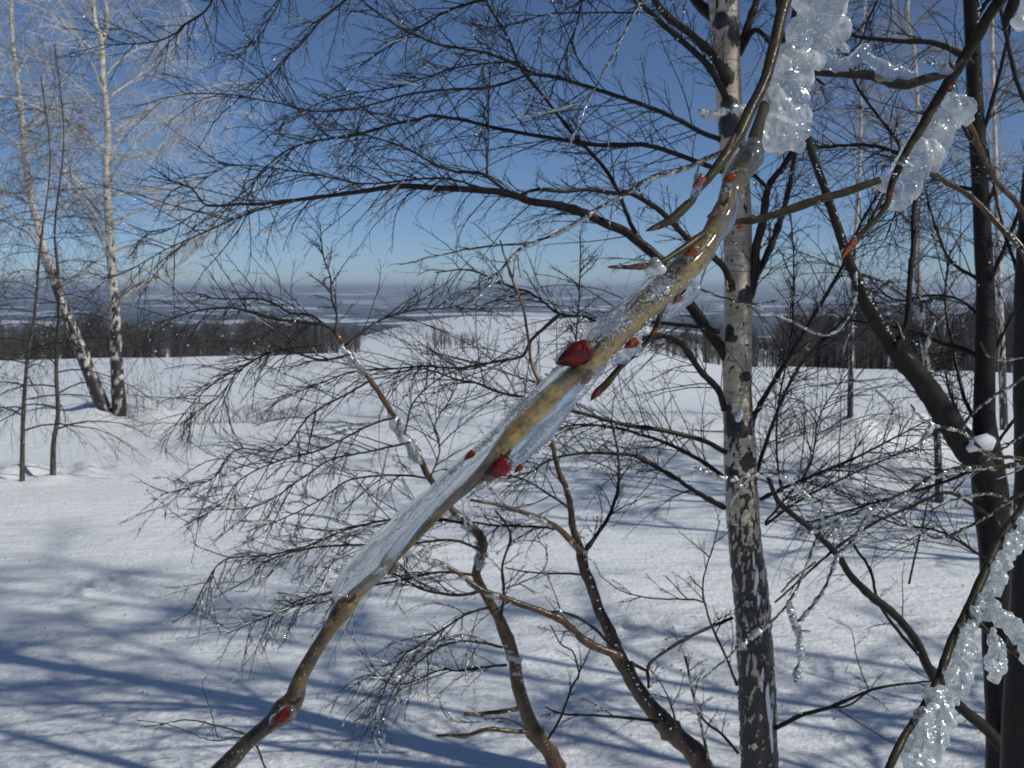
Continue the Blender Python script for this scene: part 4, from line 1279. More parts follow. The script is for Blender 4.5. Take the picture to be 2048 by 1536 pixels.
def bud(name, bx, by, tx, ty, wpx, d, m, parent, og, dz=0.0, sc=3):
    """scaled bud from its base (bx,by) to its tip (tx,ty)."""
    A = P(bx, by, d + dz); B = P(tx, ty, d + dz)
    ax = B - A; L = np.linalg.norm(ax); ax = ax / L
    u = nrm(np.cross(ax, FW)); w = np.cross(ax, u)
    W = wpx * .86 / 2 / F * d
    n, k = 20, 18
    V = np.zeros((n, k, 3))
    for i in range(n):
        t = i / (n - 1)
        r = W * (math.sin(math.pi * min(1, (t * .93 + .10)) ** .78) ** .75) if t < .999 else 0.0
        r = max(r, W * .02)
        for j in range(k):
            th = 2 * math.pi * j / k
            s = ((t * 1.7 + .35 * math.cos(2 * th + .6)) % 1.0)
            rr_ = r * (1 + .22 * (s - .5) + .09 * math.cos(sc * th + t * 1.2) + .05 * math.cos(8 * th))
            V[i, j] = A + ax * (t * L) + (u * math.cos(th) + w * math.sin(th)) * rr_
    idx = np.arange(n * k).reshape(n, k)
    a = idx[:-1]; b = idx[1:]
    Q = np.stack([a, np.roll(a, -1, 1), np.roll(b, -1, 1), b], -1).reshape(-1, 4)
    VV_, QQ_ = [V.reshape(-1, 3)], [Q]
    if wpx > 13:                                     # outer scales overlapping the inner ones
        for kk, (su, sw_, ln, fat) in enumerate([(.20, -.22, .66, .86), (-.24, -.16, .50, .80), (.02, -.34, .38, .66)]):
            C = V.mean(axis=1, keepdims=True)
            t_ = np.linspace(0, 1, n)[:, None, None]
            W_ = A + (V - C) * fat * (1 - .25 * t_) + (C - A) * ln + (u * su + w * (-sw_ if np.dot(w, FW) < 0 else sw_)) * W * (1 - t_ * .5)
            VV_.append(W_.reshape(-1, 3)); QQ_.append(Q + n * k * (kk + 1))
    o = link(name, mesh_from(name, np.concatenate(VV_) - np.asarray(og), np.concatenate(QQ_), None), m, parent)
    return o


import bmesh
_cl = bpy.data.textures.new('ice_relief', 'CLOUDS'); _cl.noise_scale = .011; _cl.noise_depth = 2
_cl2 = bpy.data.textures.new('ice_fine_relief', 'VORONOI'); _cl2.noise_scale = .0065; _cl2.distance_metric = 'DISTANCE'


def ice_mass(name, blobs, d, m, parent, og, voxel=.0009, disp=.0016, fine=.0004, label=None, soft=4):
    """irregular lump of ice: blobs of (px, py, radius px, depth offset m) fused into one skin."""
    bm = bmesh.new()
    for (x, y, r, dz) in blobs:
        res = bmesh.ops.create_icosphere(bm, subdivisions=3, radius=1.0)
        c = P(x, y, d + dz) - np.asarray(og)
        R = r / F * (d + dz)
        s = rs.uniform(.7, 1.35, 3)
        for v in res['verts']:
            v.co = Vector((v.co.x * R * s[0] + c[0], v.co.y * R * s[1] * .85 + c[1], v.co.z * R * s[2] + c[2]))
    me = bpy.data.meshes.new(name)
    bm.to_mesh(me); bm.free()
    o = link(name, me, m, parent)
    rm = o.modifiers.new('fuse', 'REMESH'); rm.mode = 'VOXEL'; rm.voxel_size = voxel; rm.use_smooth_shade = True
    sm = o.modifiers.new('soften', 'SMOOTH'); sm.iterations = soft
    d1 = o.modifiers.new('relief', 'DISPLACE'); d1.texture = _cl; d1.strength = disp; d1.mid_level = .5; d1.texture_coords = 'LOCAL'
    d2 = o.modifiers.new('fine_relief', 'DISPLACE'); d2.texture = _cl2; d2.strength = fine; d2.mid_level = .5; d2.texture_coords = 'LOCAL'
    if label:
        o['label'] = label
    return o


def along(pl, n, r0, r1, off=(0, 0), jit=4, dz=.004, rj=.3):
    a = np.array(pl, float)
    s = np.r_[0, np.cumsum(np.hypot(*(a[1:, :2] - a[:-1, :2]).T))]
    out = []
    for i in range(n):
        t = s[-1] * (i + .5) / n
        x = np.interp(t, s, a[:, 0]) + off[0] + rs.normal(0, jit)
        y = np.interp(t, s, a[:, 1]) + off[1] + rs.normal(0, jit)
        out.append((x, y, (r0 + (r1 - r0) * t / s[-1]) * rs.uniform(1 - rj, 1 + rj), rs.uniform(-dz, dz)))
    return out


def fg_thing(name, label, cat, px_, py_, d):
    p = P(px_, py_, d)
    return thing(name, label, cat, tuple(p)), tuple(p)


# main ice-sheathed branch
DM = [(-200, .56), (300, .50), (700, .45), (1200, .42), (1600, .40)]
dm = lambda y: float(np.interp(y, [k for k, _ in DM], [v for _, v in DM]))
main, om = fg_thing('icy_branch', 'thick olive branch sheathed in clear ice with red buds, slanting across the middle', 'branch', 1600, 0, .54)
wood_px = [(1660, -190, 17), (1618, -70, 15), (1600, 10, 14), (1582, 90, 13), (1556, 160, 12), (1532, 207, 11), (1517, 250, 12), (1508, 285, 14),
           (1495, 322, 17), (1474, 352, 17), (1457, 382, 14), (1448, 410, 16), (1436, 438, 18), (1418, 470, 16), (1400, 500, 20), (1375, 530, 23),
           (1345, 560, 23), (1310, 597, 23), (1270, 634, 23), (1232, 668, 23), (1203, 700, 22), (1165, 736, 18), (1122, 774, 16), (1078, 818, 16),
           (1036, 860, 16), (1000, 902, 16), (976, 935, 16), (940, 968, 12), (900, 1003, 10), (860, 1043, 10), (822, 1083, 9), (782, 1123, 10),
           (745, 1157, 12), (710, 1190, 15), (685, 1220, 19), (665, 1250, 15), (645, 1280, 13), (620, 1320, 14), (600, 1358, 15), (588, 1398, 20),
           (566, 1425, 25), (537, 1450, 16), (512, 1470, 15), (482, 1498, 17), (440, 1545, 20), (385, 1610, 21), (300, 1720, 20), (240, 1800, 12)]
pts, rad = fg_path(wood_px, [(-200, .585), (180, .548), (262, .512), (310, .500), (700, .45), (1200, .42), (1600, .40)], 4)
ext = spline(np.array([(.95, .15, -.15, .02), (.93, .2, .8, .018), (.85, .3, 1.8, .014), (.6, .45, 2.25, .010), (.36, .55, 2.22, .007), (*pts[0], rad[0])]), .02)
pts = np.vstack([ext[:-1, :3], pts]); rad = np.r_[ext[:-1, 3], rad]
# bark tone along the stem: grey-brown above, golden in the middle, dark olive-brown lower end, deepened to look backlit
_d = pts - CAM
row = 768 - F * (_d @ UP) / np.maximum(_d @ FW, .05)
tone_ = np.interp(row, [200, 330, 440, 520, 900, 1000, 1150, 1300, 1420], [1, .9, .45, .15, .12, .5, .55, .8, 1.0]) + rs.normal(0, .04, len(row))
cut = int(np.argmin(np.linalg.norm(pts - P(1512, 272, dm(272)), axis=1)))
wood = lumpy_tube('wood', pts[cut:], rad[cut:], 22, M['olive'], main, om, .10, 90, 0, .05, 500, tone=tone_[cut:])
wood['label'] = 'golden olive bark under the clear ice'
lumpy_tube('wood', pts[:cut + 3], rad[:cut + 3] * np.linspace(.8, 1.0, cut + 3), 16, M['green_twig'], main, om, .10, 90, 0, .05, 500)['label'] = 'dark upper stem buried in cloudy ice'

ice_px = [(1512, 300, 20), (1503, 315, 27), (1481, 345, 25), (1462, 380, 20), (1456, 410, 23), (1441, 443, 24), (1421, 478, 21), (1400, 503, 26),
          (1372, 533, 30), (1340, 562, 31), (1305, 590, 33), (1265, 625, 36), (1225, 663, 38), (1192, 702, 38), (1156, 748, 37), (1113, 789, 39),
          (1069, 831, 39), (1020, 877, 37), (968, 918, 33), (927, 950, 30), (887, 985, 29), (842, 1025, 31), (802, 1065, 33), (762, 1105, 34),
          (724, 1143, 33), (696, 1172, 27), (678, 1190, 18), (668, 1199, 6)]
ip, ir = fg_path(ice_px, DM, 3)
ice = lumpy_tube('ice_sheath', ip, ir, 48, M['ice'], main, om, .13, 75, .13, .014, 300)
ice['label'] = 'clear ice sheath around the wood'
# lower ice tongues beside the wood
for pl_, sd in (([(1150, 800, 4), (1118, 835, 13), (1090, 865, 15), (1062, 893, 14), (1040, 915, 11), (1020, 938, 4)], 3.),
                ([(890, 985, 4), (850, 1030, 8), (815, 1070, 10), (785, 1110, 12), (765, 1140, 12), (735, 1165, 10), (708, 1188, 5), (695, 1200, 2)], 5.),
                ([(1378, 560, 6), (1388, 580, 12), (1370, 600, 12), (1350, 618, 8), (1330, 640, 4)], 7.)):
    a, b = fg_path(pl_, DM, 3)
    a = a - FW * .004
    lumpy_tube('ice_tongue', a, b, 24, M['ice'], main, om, .12, 150, .15, .03, 600, seed=sd)
# flattened beads added as highlights on the sheath: dense patches on the upper face and rows along its ridges
gp, gs = [], []
ipx = np.array([(q[0], q[1], q[2]) for q in ice_px], float)


def on_sheath(x, y):
    dd = np.hypot(ipx[:, 0] - x, ipx[:, 1] - y)
    a_, b_ = np.argsort(dd)[:2]
    w_ = dd[b_] / (dd[a_] + dd[b_] + 1e-9)
    c_ = ipx[a_] * w_ + ipx[b_] * (1 - w_)
    ax_ = nrm(ipx[max(a_, b_), :2] - ipx[min(a_, b_), :2])
    off_ = abs((x - c_[0]) * ax_[1] - (y - c_[1]) * ax_[0])
    d_ = dm(y)
    hw_ = c_[2] / F * d_
    o_ = min(off_ / F * d_, hw_ * .96)
    return P(x, y, d_ - math.sqrt(hw_ ** 2 - o_ ** 2) * .98)


for (x0, y0, x1, y1, w, n) in ((1348, 552, 1290, 604, 19, 170), (1262, 618, 1192, 676, 22, 200), (1165, 660, 1158, 676, 8, 20), (1078, 772, 1006, 846, 11, 130),
                               (1150, 700, 1090, 760, 4, 30), (1000, 856, 950, 905, 6, 40), (925, 925, 890, 955, 5, 24), (1470, 345, 1440, 400, 8, 26),
                               (1290, 655, 1200, 742, 5, 90), (1200, 745, 1120, 832, 5, 70), (1115, 835, 1020, 940, 4, 80), (1010, 945, 930, 1000, 3, 40),
                               (1400, 470, 1372, 520, 9, 26), (1110, 870, 1080, 905, 3, 14), (1300, 700, 1240, 720, 6, 14), (695, 1190, 670, 1200, 4, 12),
                               (775, 1130, 750, 1150, 4, 14), (1240, 610, 1200, 640, 6, 30)):
    for _ in range(int(n * 2.4)):
        t = float(np.clip(rs.normal(.5, .27), -.25, 1.25)); o_ = float(np.clip(rs.normal(0, w * .5), -w * 1.3, w * 1.3))
        x = x0 + (x1 - x0) * t - o_ * .66; y = y0 + (y1 - y0) * t - o_ * .75
        gp.append(on_sheath(x, y)); gs.append(rs.uniform(1.0, 3.0) / F * dm(y))
drops(np.array(gp), np.array(gs), om, 'glint_grains', M['glint'], ice, .45)

for (nm, bx, by, tx, ty, w, m_, dz) in [
    ('bud', 1180, 694, 1111, 728, 50, 'bud', -.010), ('bud', 1016, 922, 962, 962, 40, 'bud', -.009), ('bud', 948, 903, 928, 920, 15, 'bud', -.006),
    ('bud', 1276, 680, 1247, 697, 20, 'bud_orange', -.010), ('bud', 1470, 352, 1443, 362, 17, 'bud_orange', -.010), ('bud', 1443, 418, 1412, 436, 15, 'bud_brown', -.009),
    ('bud', 1392, 498, 1368, 512, 17, 'bud_orange', -.011), ('bud', 1366, 533, 1352, 548, 13, 'bud_brown', -.011), ('bud', 1362, 590, 1345, 608, 16, 'bud_brown', -.008),
    ('bud', 1045, 930, 1028, 945, 13, 'bud', -.004), ('bud', 580, 1418, 535, 1462, 26, 'bud', -.010), ('bud', 662, 1238, 650, 1256, 14, 'bud_brown', -.007),
    ('bud', 794, 1128, 775, 1152, 14, 'bud_brown', -.002), ('bud', 1185, 742, 1160, 770, 20, 'bud_brown', -.004), ('bud', 700, 1198, 676, 1210, 14, 'bud_brown', -.008)]:
    bud(nm, bx, by, tx, ty, w, dm(by), M[m_], main, om, dz)
for blobs_ in ([(1178, 692, 17, 0), (1160, 702, 22, 0), (1142, 711, 18, 0), (1124, 720, 12, 0)], [(1012, 925, 14, 0), (994, 938, 18, 0), (978, 950, 13, 0)],
               [(575, 1425, 16, 0), (556, 1442, 15, 0)], [(1507, 296, 17, 0), (1495, 318, 20, 0), (1484, 338, 19, 0), (1470, 356, 17, 0), (1460, 385, 15, 0)],
               [(1390, 500, 14, 0), (1372, 515, 14, 0), (1356, 535, 15, 0)]):
    y_ = blobs_[0][1]
    ice_mass('ice_cap', blobs_, dm(y_) - (.009 if y_ > 400 else .004), M['ice'], main, om, .0007, .0012, .0004, soft=3)
# leaf scars: pale rims at the nodes
for (x, y, r) in ((590, 1398, 14), (700, 1195, 12), (1010, 905, 12), (1186, 690, 15), (1448, 400, 10)):
    a = [(x - r * .8, y + 4, 3), (x - r * .2, y + 8, 4), (x + r * .5, y + 3, 4), (x + r, y - 6, 2)]
    q, w_ = fg_path(a, dm(y) - .0105, 3)
    lumpy_tube('leaf_scar', q, w_, 8, M['green_twig'], main, om, .1, 300)
# small side twig behind the branch, in its own drop of ice
sp, sr = fg_path([(1335, 600, 5), (1322, 625, 5), (1312, 655, 5), (1295, 682, 5), (1268, 708, 6), (1240, 735, 6), (1215, 765, 7), (1195, 785, 8), (1186, 793, 5)],
                 [(600, .475), (800, .462)], 4)
sb = lumpy_tube('side_twig', sp, sr, 10, M['green_twig'], main, om, .12, 200, 0, .06, 700)
bud('bud', 1198, 778, 1180, 803, 12, .46, M['bud'], sb, om)
bud('bud', 1315, 655, 1300, 672, 9, .46, M['bud_orange'], sb, om)
ice_mass('ice_drop', [(1275, 668, 15, 0), (1270, 685, 17, 0), (1260, 700, 15, 0), (1246, 715, 12, 0), (1228, 728, 8, 0), (1283, 700, 9, .002)], .462, M['ice'], main, om, .0008, .0014, .0005)
# side twig to the left with two pointed buds and a ball of ice
sp, sr = fg_path([(1408, 468, 8), (1388, 482, 8), (1362, 500, 7), (1340, 514, 6), (1318, 526, 6), (1292, 532, 6), (1275, 535, 5), (1240, 534, 4)], [(460, .47), (540, .45)], 4)
sb = lumpy_tube('side_twig', sp, sr, 10, M['green_twig'], main, om, .12, 200, 0, .06, 700)
bud('bud', 1292, 532, 1250, 534, 15, .448, M['bud_brown'], sb, om)
bud('bud', 1240, 534, 1213, 534, 9, .448, M['bud_brown'], sb, om)
ice_mass('ice_drop', [(1310, 528, 13, 0), (1298, 540, 10, 0), (1320, 538, 11, 0), (1240, 532, 7, 0), (1308, 548, 6, 0)], .450, M['ice_white'], main, om, .0007, .0014, .0006)
# twig to the right ending in the ice cluster
sp, sr = fg_path([(1425, 462, 6), (1450, 449, 6), (1480, 443, 6), (1500, 441, 8), (1530, 435, 7), (1565, 424, 8), (1600, 412, 9), (1640, 398, 8), (1685, 386, 8),
                  (1725, 372, 8), (1760, 360, 7)], .51, 4)
sb = lumpy_tube('side_twig', sp, sr, 12, M['green_twig'], main, om, .12, 200, 0, .08, 600)
for q in ((1470, 444, 1450, 440, 9), (1486, 450, 1472, 458, 9), (1512, 434, 1500, 430, 9), (1640, 402, 1625, 412, 9)):
    bud('bud', q[0], q[1], q[2], q[3], q[4], .505, M['bud_orange'] if q[0] < 1500 else M['bud_brown'], sb, om)
# the big lump of ice on the upper branch
A = [(1622, -45, 40, 0), (1655, -30, 42, 0), (1680, -50, 30, .002), (1615, 5, 36, 0), (1650, 0, 40, -.003), (1678, 10, 26, 0), (1607, 50, 34, 0), (1640, 45, 38, 0), (1672, 50, 24, .002),
     (1600, 85, 30, -.002), (1632, 90, 28, 0), (1660, 85, 16, .002), (1575, 110, 24, 0), (1552, 125, 20, -.003), (1600, 120, 30, 0), (1630, 125, 20, 0), (1578, 150, 26, 0),
     (1610, 155, 22, 0), (1560, 165, 16, 0), (1592, 175, 24, 0), (1548, 185, 20, -.002), (1575, 200, 26, 0), (1604, 200, 16, 0), (1545, 215, 20, 0), (1575, 230, 30, 0),
     (1602, 232, 20, .002), (1530, 245, 18, 0), (1560, 258, 30, 0), (1592, 262, 26, 0), (1610, 258, 15, 0), (1530, 275, 16, 0), (1560, 282, 22, 0), (1590, 282, 16, 0),
     (1548, 296, 10, 0), (1515, 262, 12, 0), (1700, -10, 8, 0), (1560, 100, 12, .004), (1690, 95, 10, 0), (1670, 110, 12, 0)]
ice_mass('ice_lump', A, .535, M['ice_white'], main, om, .0009, .0095, .0042, 'knobbly cloudy lump of ice on the upper part', 7)

# second thin stem with the orange bud, just left of the main branch
tw2, ow = fg_thing('budded_branch', 'thin olive stem with an orange bud in ice, left of the thick branch top', 'branch', 1620, -60, .47)
sp, sr = fg_path([(1700, -240, 15), (1600, -80, 13), (1567, 15, 12), (1548, 95, 12), (1528, 165, 11), (1500, 222, 12), (1474, 276, 12), (1443, 322, 11), (1418, 355, 9), (1402, 375, 6),
                  (1392, 390, 5), (1385, 400, 7), (1368, 416, 9), (1345, 437, 9), (1322, 450, 7), (1305, 457, 5), (1291, 462, 1)], [(-200, .52), (460, .44)], 4)
e = spline(np.array([(.5, .6, 2.6, .012), (.32, .55, 2.2, .006), (*sp[0], sr[0])]), .02)
sp = np.vstack([e[:-1, :3], sp]); sr = np.r_[e[:-1, 3], sr]
w2 = lumpy_tube('wood', sp, sr, 18, M['green_twig'], tw2, ow, .10, 110, 0, .06, 600)
bud('bud', 1408, 352, 1386, 378, 17, .445, M['bud_orange'], tw2, ow)
bud('bud', 1318, 452, 1291, 463, 10, .44, M['bud_brown'], tw2, ow)
bud('bud', 1470, 268, 1452, 305, 10, .45, M['bud_brown'], tw2, ow, -.003)
ice_mass('ice_drop', [(1400, 358, 9, 0), (1395, 372, 10, 0), (1390, 385, 9, 0), (1384, 396, 6, 0)], .444, M['ice'], tw2, ow, .0006, .0008, .0003)
# twig with a window-like film of ice
tw6, o6 = fg_thing('leafy_twig', 'short dark twig holding a clear wavy fin of ice, right of the big lump', 'branch', 1900, 150, .54)
sp, sr = fg_path([(1612, 143, 4), (1650, 147, 6), (1700, 150, 7), (1738, 150, 10), (1762, 160, 9), (1790, 166, 11), (1818, 168, 9), (1850, 158, 9), (1880, 150, 8), (1900, 143, 5), (1925, 120, 4)], .545, 4)
lumpy_tube('wood', sp, sr, 14, M['dark'], tw6, o6, .25, 150, 0, .12, 500)
fin = [(1635, 128, 14, 0), (1655, 122, 17, 0), (1672, 130, 14, 0), (1690, 128, 15, 0), (1708, 120, 15, 0), (1722, 108, 14, 0), (1730, 97, 12, 0), (1738, 118, 13, 0),
       (1752, 126, 14, 0), (1768, 134, 16, 0), (1780, 148, 16, 0), (1762, 150, 12, 0), (1796, 142, 12, 0), (1812, 148, 10, 0), (1830, 148, 7, 0), (1850, 146, 5, 0), (1870, 144, 5, 0),
       (1892, 138, 17, 0), (1880, 128, 9, 0), (1905, 128, 8, 0)]
ice_mass('ice_fin', fin, .540, M['ice'], tw6, o6, .0008, .0016, .0004)
bud('bud', 1900, 124, 1908, 140, 9, .53, M['bud'], tw6, o6)

# diagonal twig on the right with its hanging ice
tw5, o5 = fg_thing('iced_twig', 'diagonal greenish twig with a frosty sleeve of ice on its underside, below the ice fin', 'branch', 1985, 20, .58)
sp, sr = fg_path([(2160, -200, 14), (2060, -70, 12), (1985, 20, 11), (1952, 78, 11), (1920, 130, 11), (1895, 166, 10), (1865, 215, 9), (1840, 260, 9), (1815, 300, 8), (1792, 348, 8),
                  (1782, 372, 7), (1775, 405, 6), (1758, 432, 5), (1722, 468, 6), (1702, 488, 7), (1685, 515, 4)], .57, 4)
w5 = lumpy_tube('wood', sp, sr, 14, M['green_twig'], tw5, o5, .14, 130, 0, .07, 600)
for q in ((1712, 478, 1690, 498, 12), (1698, 492, 1682, 518, 13), (1905, 165, 1895, 178, 10), (1788, 380, 1776, 390, 9)):
    bud('bud', *q, .562, M['bud_orange'], tw5, o5)
ice_mass('ice_sleeve', along([(1925, 205), (1895, 240), (1870, 275), (1845, 310), (1812, 350), (1790, 378)], 44, 20, 24, jit=8, dz=.006) +
         [(1920, 195, 8, 0), (1935, 208, 9, 0), (1905, 205, 12, 0)] + along([(1740, 352), (1765, 370), (1800, 378), (1840, 372)], 14, 11, 13, jit=6),
         .578, M['ice_white'], tw5, o5, .0009, .0085, .0040, soft=6)
ice_mass('ice_drop', along([(1712, 476), (1700, 490), (1688, 508)], 6, 8, 8, jit=2), .566, M['ice'], tw5, o5, .0008, .001, .0005)
# iced corner piece
tw8, o8 = fg_thing('iced_twig', 'stub of twig with a white lump of ice in the top right corner', 'branch', 2060, -20, .55)
sp, sr = fg_path([(2120, -160, 10), (2060, -60, 10), (2030, 0, 12), (2015, 35, 9), (2008, 62, 3)], .56, 4)
lumpy_tube('wood', sp, sr, 12, M['dark'], tw8, o8, .2, 150)
ice_mass('ice_lump', along([(2075, -60), (2055, -10), (2045, 30), (2044, 60)], 16, 26, 14, jit=6), .55, M['ice_white'], tw8, o8, .001, .004, .0015)

# long iced branch at the lower right
br7, o7 = fg_thing('icy_branch', 'dark branch with thick granular ice on its right side, crossing the lower right corner', 'branch', 2048, 1010, .95)
D7 = [(700, 1.05), (1536, .85)]
c7 = [(2250, 800, 9), (2120, 925, 9), (2048, 1012, 8), (1997, 1082, 8), (1970, 1143, 9), (1936, 1218, 9), (1902, 1286, 9), (1878, 1355, 9), (1846, 1416, 8), (1808, 1474, 8), (1778, 1536, 8),
      (1745, 1610, 8), (1720, 1680, 5)]
sp, sr = fg_path(c7, D7, 5)
w7 = lumpy_tube('wood', sp, sr, 12, M['green_twig'], br7, o7, .16, 60, 0, .08, 300)
d7 = lambda y: float(np.interp(y, [700, 1536], [1.05, .85]))


def along_d(pl, n, r0, r1, jit, dep, dz=.006):
    return [(x, y, r, dep(y) + z) for (x, y, r, z) in along(pl, n, r0, r1, jit=jit, dz=dz)]


ice_mass('ice_crust', along_d([(2110, 960), (2070, 1020), (2024, 1090), (1998, 1145), (1965, 1215), (1935, 1262)], 110, 9, 10, 6, d7) +
         along_d([(1935, 1262), (1922, 1330), (1915, 1370), (1885, 1410), (1870, 1440)], 110, 9, 13, 10, d7) +
         along_d([(1870, 1420), (1858, 1470), (1840, 1530), (1820, 1600), (1800, 1660)], 150, 13, 15, 17, d7), 0., M['ice_grain'], br7, o7, .0014, .007, .0050, soft=4)
sp, sr = fg_path([(1936, 1230, 5), (1968, 1256, 5), (1998, 1282, 6), (2048, 1318, 6), (2110, 1370, 5)], d7(1250), 5)
s7 = lumpy_tube('side_twig', sp, sr, 10, M['green_twig'], br7, o7, .2, 100)
ice_mass('ice_crust', along_d([(1950, 1215), (1985, 1215), (2005, 1240)], 22, 14, 12, 5, d7) + along_d([(2025, 1248), (2048, 1290), (2070, 1330)], 16, 14, 13, 4, d7) +
         along_d([(1990, 1270), (1992, 1330), (1985, 1352)], 14, 10, 16, 5, d7), 0., M['ice_grain'], s7, o7, .0013, .006, .0045, soft=4)

# iced twigs at middle distance
def iced_twig(label, pls, d, m=None, cat='twig', frac=.9):
    p0 = P(pls[0][0][0][0], pls[0][0][0][1], d)
    og = tuple(p0)
    root = thing('iced_twig', label, cat, og)
    for i, (pl_, w0, w1, icer, tw) in enumerate(pls):
        pts, rad = trace(pl_, d, d, w0, w1, step=8, jit=.8)
        b = link('stem', mesh_tubes('stem', [(pts[None], rad[None] * rs.uniform(.85, 1.25, (1, len(rad))), 6)], og), m or M['green_twig'], root)
        px = d / F
        bl = []
        if icer:
            n = max(3, int(len(pts) * frac))
            seg = np.array([pts[j:j + 3] for j in range(0, max(1, len(pts) - 2))])
            bb = ice_beads(seg, None, frac * 1.6, icer * px, 2, .8)
            if bb:
                link('ice_crust', mesh_tubes('ice_crust', bb, og), M['frost'], b, 'stuff')
        if tw:
            B = grow_twigs(pts, rad, px, tw, 40, lvl=2, dens2=3, droop=.04)
            link('twigs', mesh_tubes('twigs', to_b(B), og), M['twig'], b, 'stuff')
            bb = ice_beads(B[0][0], B[0][1], .9, icer * .6 * px if icer else 2 * px, 3)
            if bb:
                link('twig_ice', mesh_tubes('twig_ice', bb, og), M['frost'], b, 'stuff')
    return root


iced_twig('green twig with glittering ice coming in from the right, level with the snow mounds',
          [([(2120, 905), (2048, 927), (1980, 934), (1929, 934), (1878, 948), (1809, 985), (1758, 1010), (1690, 1035), (1645, 1055), (1600, 1070)], 11, 5, 5, (30, 90)),
           ([(1690, 1035), (1670, 1060), (1652, 1075)], 4, 3, 6, None)], 1.35)
iced_twig('arched green twig glinting in the sun, right of the snow mounds',
          [([(2090, 925), (2048, 917), (1980, 910), (1949, 886), (1922, 862), (1867, 849), (1837, 828), (1822, 810)], 8, 4, 3.5, None),
           ([(1867, 849), (1845, 880), (1840, 920)], 4, 2, 6, None)], 1.5)
iced_twig('curved iced twig crossing the birch trunk below the black bark patch',
          [([(1390, 935), (1413, 944), (1461, 958), (1502, 948), (1560, 951), (1594, 972), (1621, 999), (1640, 1030), (1660, 1050)], 5, 5, 5.5, None),
           ([(1502, 948), (1480, 975), (1465, 1000), (1462, 1010)], 4, 2, 3.5, None), ([(1640, 1030), (1650, 995), (1665, 985)], 3, 2, 4, None)], 2.0)
iced_twig('drooping twig crusted with ice, hanging right of the lower birch trunk',
          [([(1760, 1005), (1734, 1031), (1707, 1079), (1676, 1110), (1649, 1175), (1615, 1223), (1594, 1243)], 5, 5, 5, None),
           ([(1576, 1200), (1588, 1240), (1601, 1284), (1597, 1330), (1592, 1360)], 5, 3, 8, None),
           ([(1600, 1262), (1622, 1262)], 3, 2, 2.5, None), ([(1608, 1310), (1630, 1325)], 3, 2, 2.5, None)], 1.8)
iced_twig('long thin twig slanting across the birch trunk with an ice sleeve near its tip',
          [([(1640, 1060), (1628, 1090), (1615, 1124), (1587, 1189), (1546, 1240), (1485, 1288), (1440, 1328), (1406, 1356)], 5, 3, 2.5, None),
           ([(1540, 1243), (1510, 1266), (1480, 1290), (1470, 1298)], 4, 4, 7, None), ([(1632, 1124), (1587, 1158), (1562, 1185)], 4, 3, 2.5, None)], 1.8)
iced_twig('pale iced twig running from the birch towards the lower left over the distant hills',
          [([(1490, 290), (1411, 317), (1375, 335), (1302, 356), (1250, 387), (1185, 424), (1137, 455), (1103, 472), (1059, 489), (1025, 513), (967, 582), (919, 623)], 9, 3, 4.5, (40, 110)),
           ([(1059, 489), (1000, 490), (930, 500), (860, 515), (800, 530)], 4, 2, 1.5, (30, 80))], 2.2)
iced_twig('horizontal iced twig crossing the birch trunk high up, white with clear ice',
          [([(1398, 222), (1430, 225), (1470, 217), (1500, 212), (1530, 200)], 4, 5, 8, None)], 1.4)
iced_twig('thin twig dotted with shining ice beads high above the middle of the hills',
          [([(1290, -10), (1265, 30), (1235, 95), (1205, 145), (1180, 190), (1140, 210), (1085, 225), (1000, 240)], 4, 2.5, 2.5, (20, 60)),
           ([(1180, 190), (1165, 230), (1148, 268), (1135, 300)], 3, 2, 2.5, None)], 2.0)
iced_twig('red-brown twig with icy nodes right of the birch at field height',
          [([(1380, 568), (1430, 590), (1500, 608), (1560, 600), (1600, 590)], 5, 3, 2, None),
           ([(1500, 608), (1580, 640), (1640, 668), (1680, 655), (1710, 600), (1712, 540)], 4, 3, 3.0, None)], 2.3)
iced_twig('grey glazed twig curving over the forked trunks at the right',
          [([(2090, 700), (2040, 760), (1990, 790), (1940, 830), (1925, 860)], 6, 5, 3, None), ([(1960, 685), (1975, 710), (2000, 720), (2048, 715)], 5, 3, 2, None),
           ([(1870, 640), (1862, 665), (1855, 690), (1870, 640)], 4, 3, 3, None)], 1.6)
iced_twig('iced twig fanning out at the right edge below the arched twig',
          [([(2100, 960), (2020, 1000), (1960, 1040), (1880, 1075), (1810, 1050)], 8, 4, 3, (30, 80)), ([(2080, 1100), (2010, 1000), (1940, 990), (1860, 1020)], 7, 3, 3, (30, 80)),
           ([(2090, 830), (2030, 880), (1960, 930), (1900, 990)], 6, 3, 2.5, (30, 80))], 1.7)
iced_twig('low arched twigs rising from below the frame left of the glazed branch tip',
          [([(560, 1600), (530, 1536), (505, 1480), (450, 1455), (380, 1440), (340, 1445), (290, 1455)], 5, 2, 0, (30, 90)),
           ([(505, 1480), (470, 1475), (420, 1480), (340, 1450), (270, 1440)], 3, 1.5, 0, None), ([(436, 1475), (420, 1420), (405, 1370), (415, 1350)], 2.5, 1.2, 0, None)], 2.2)

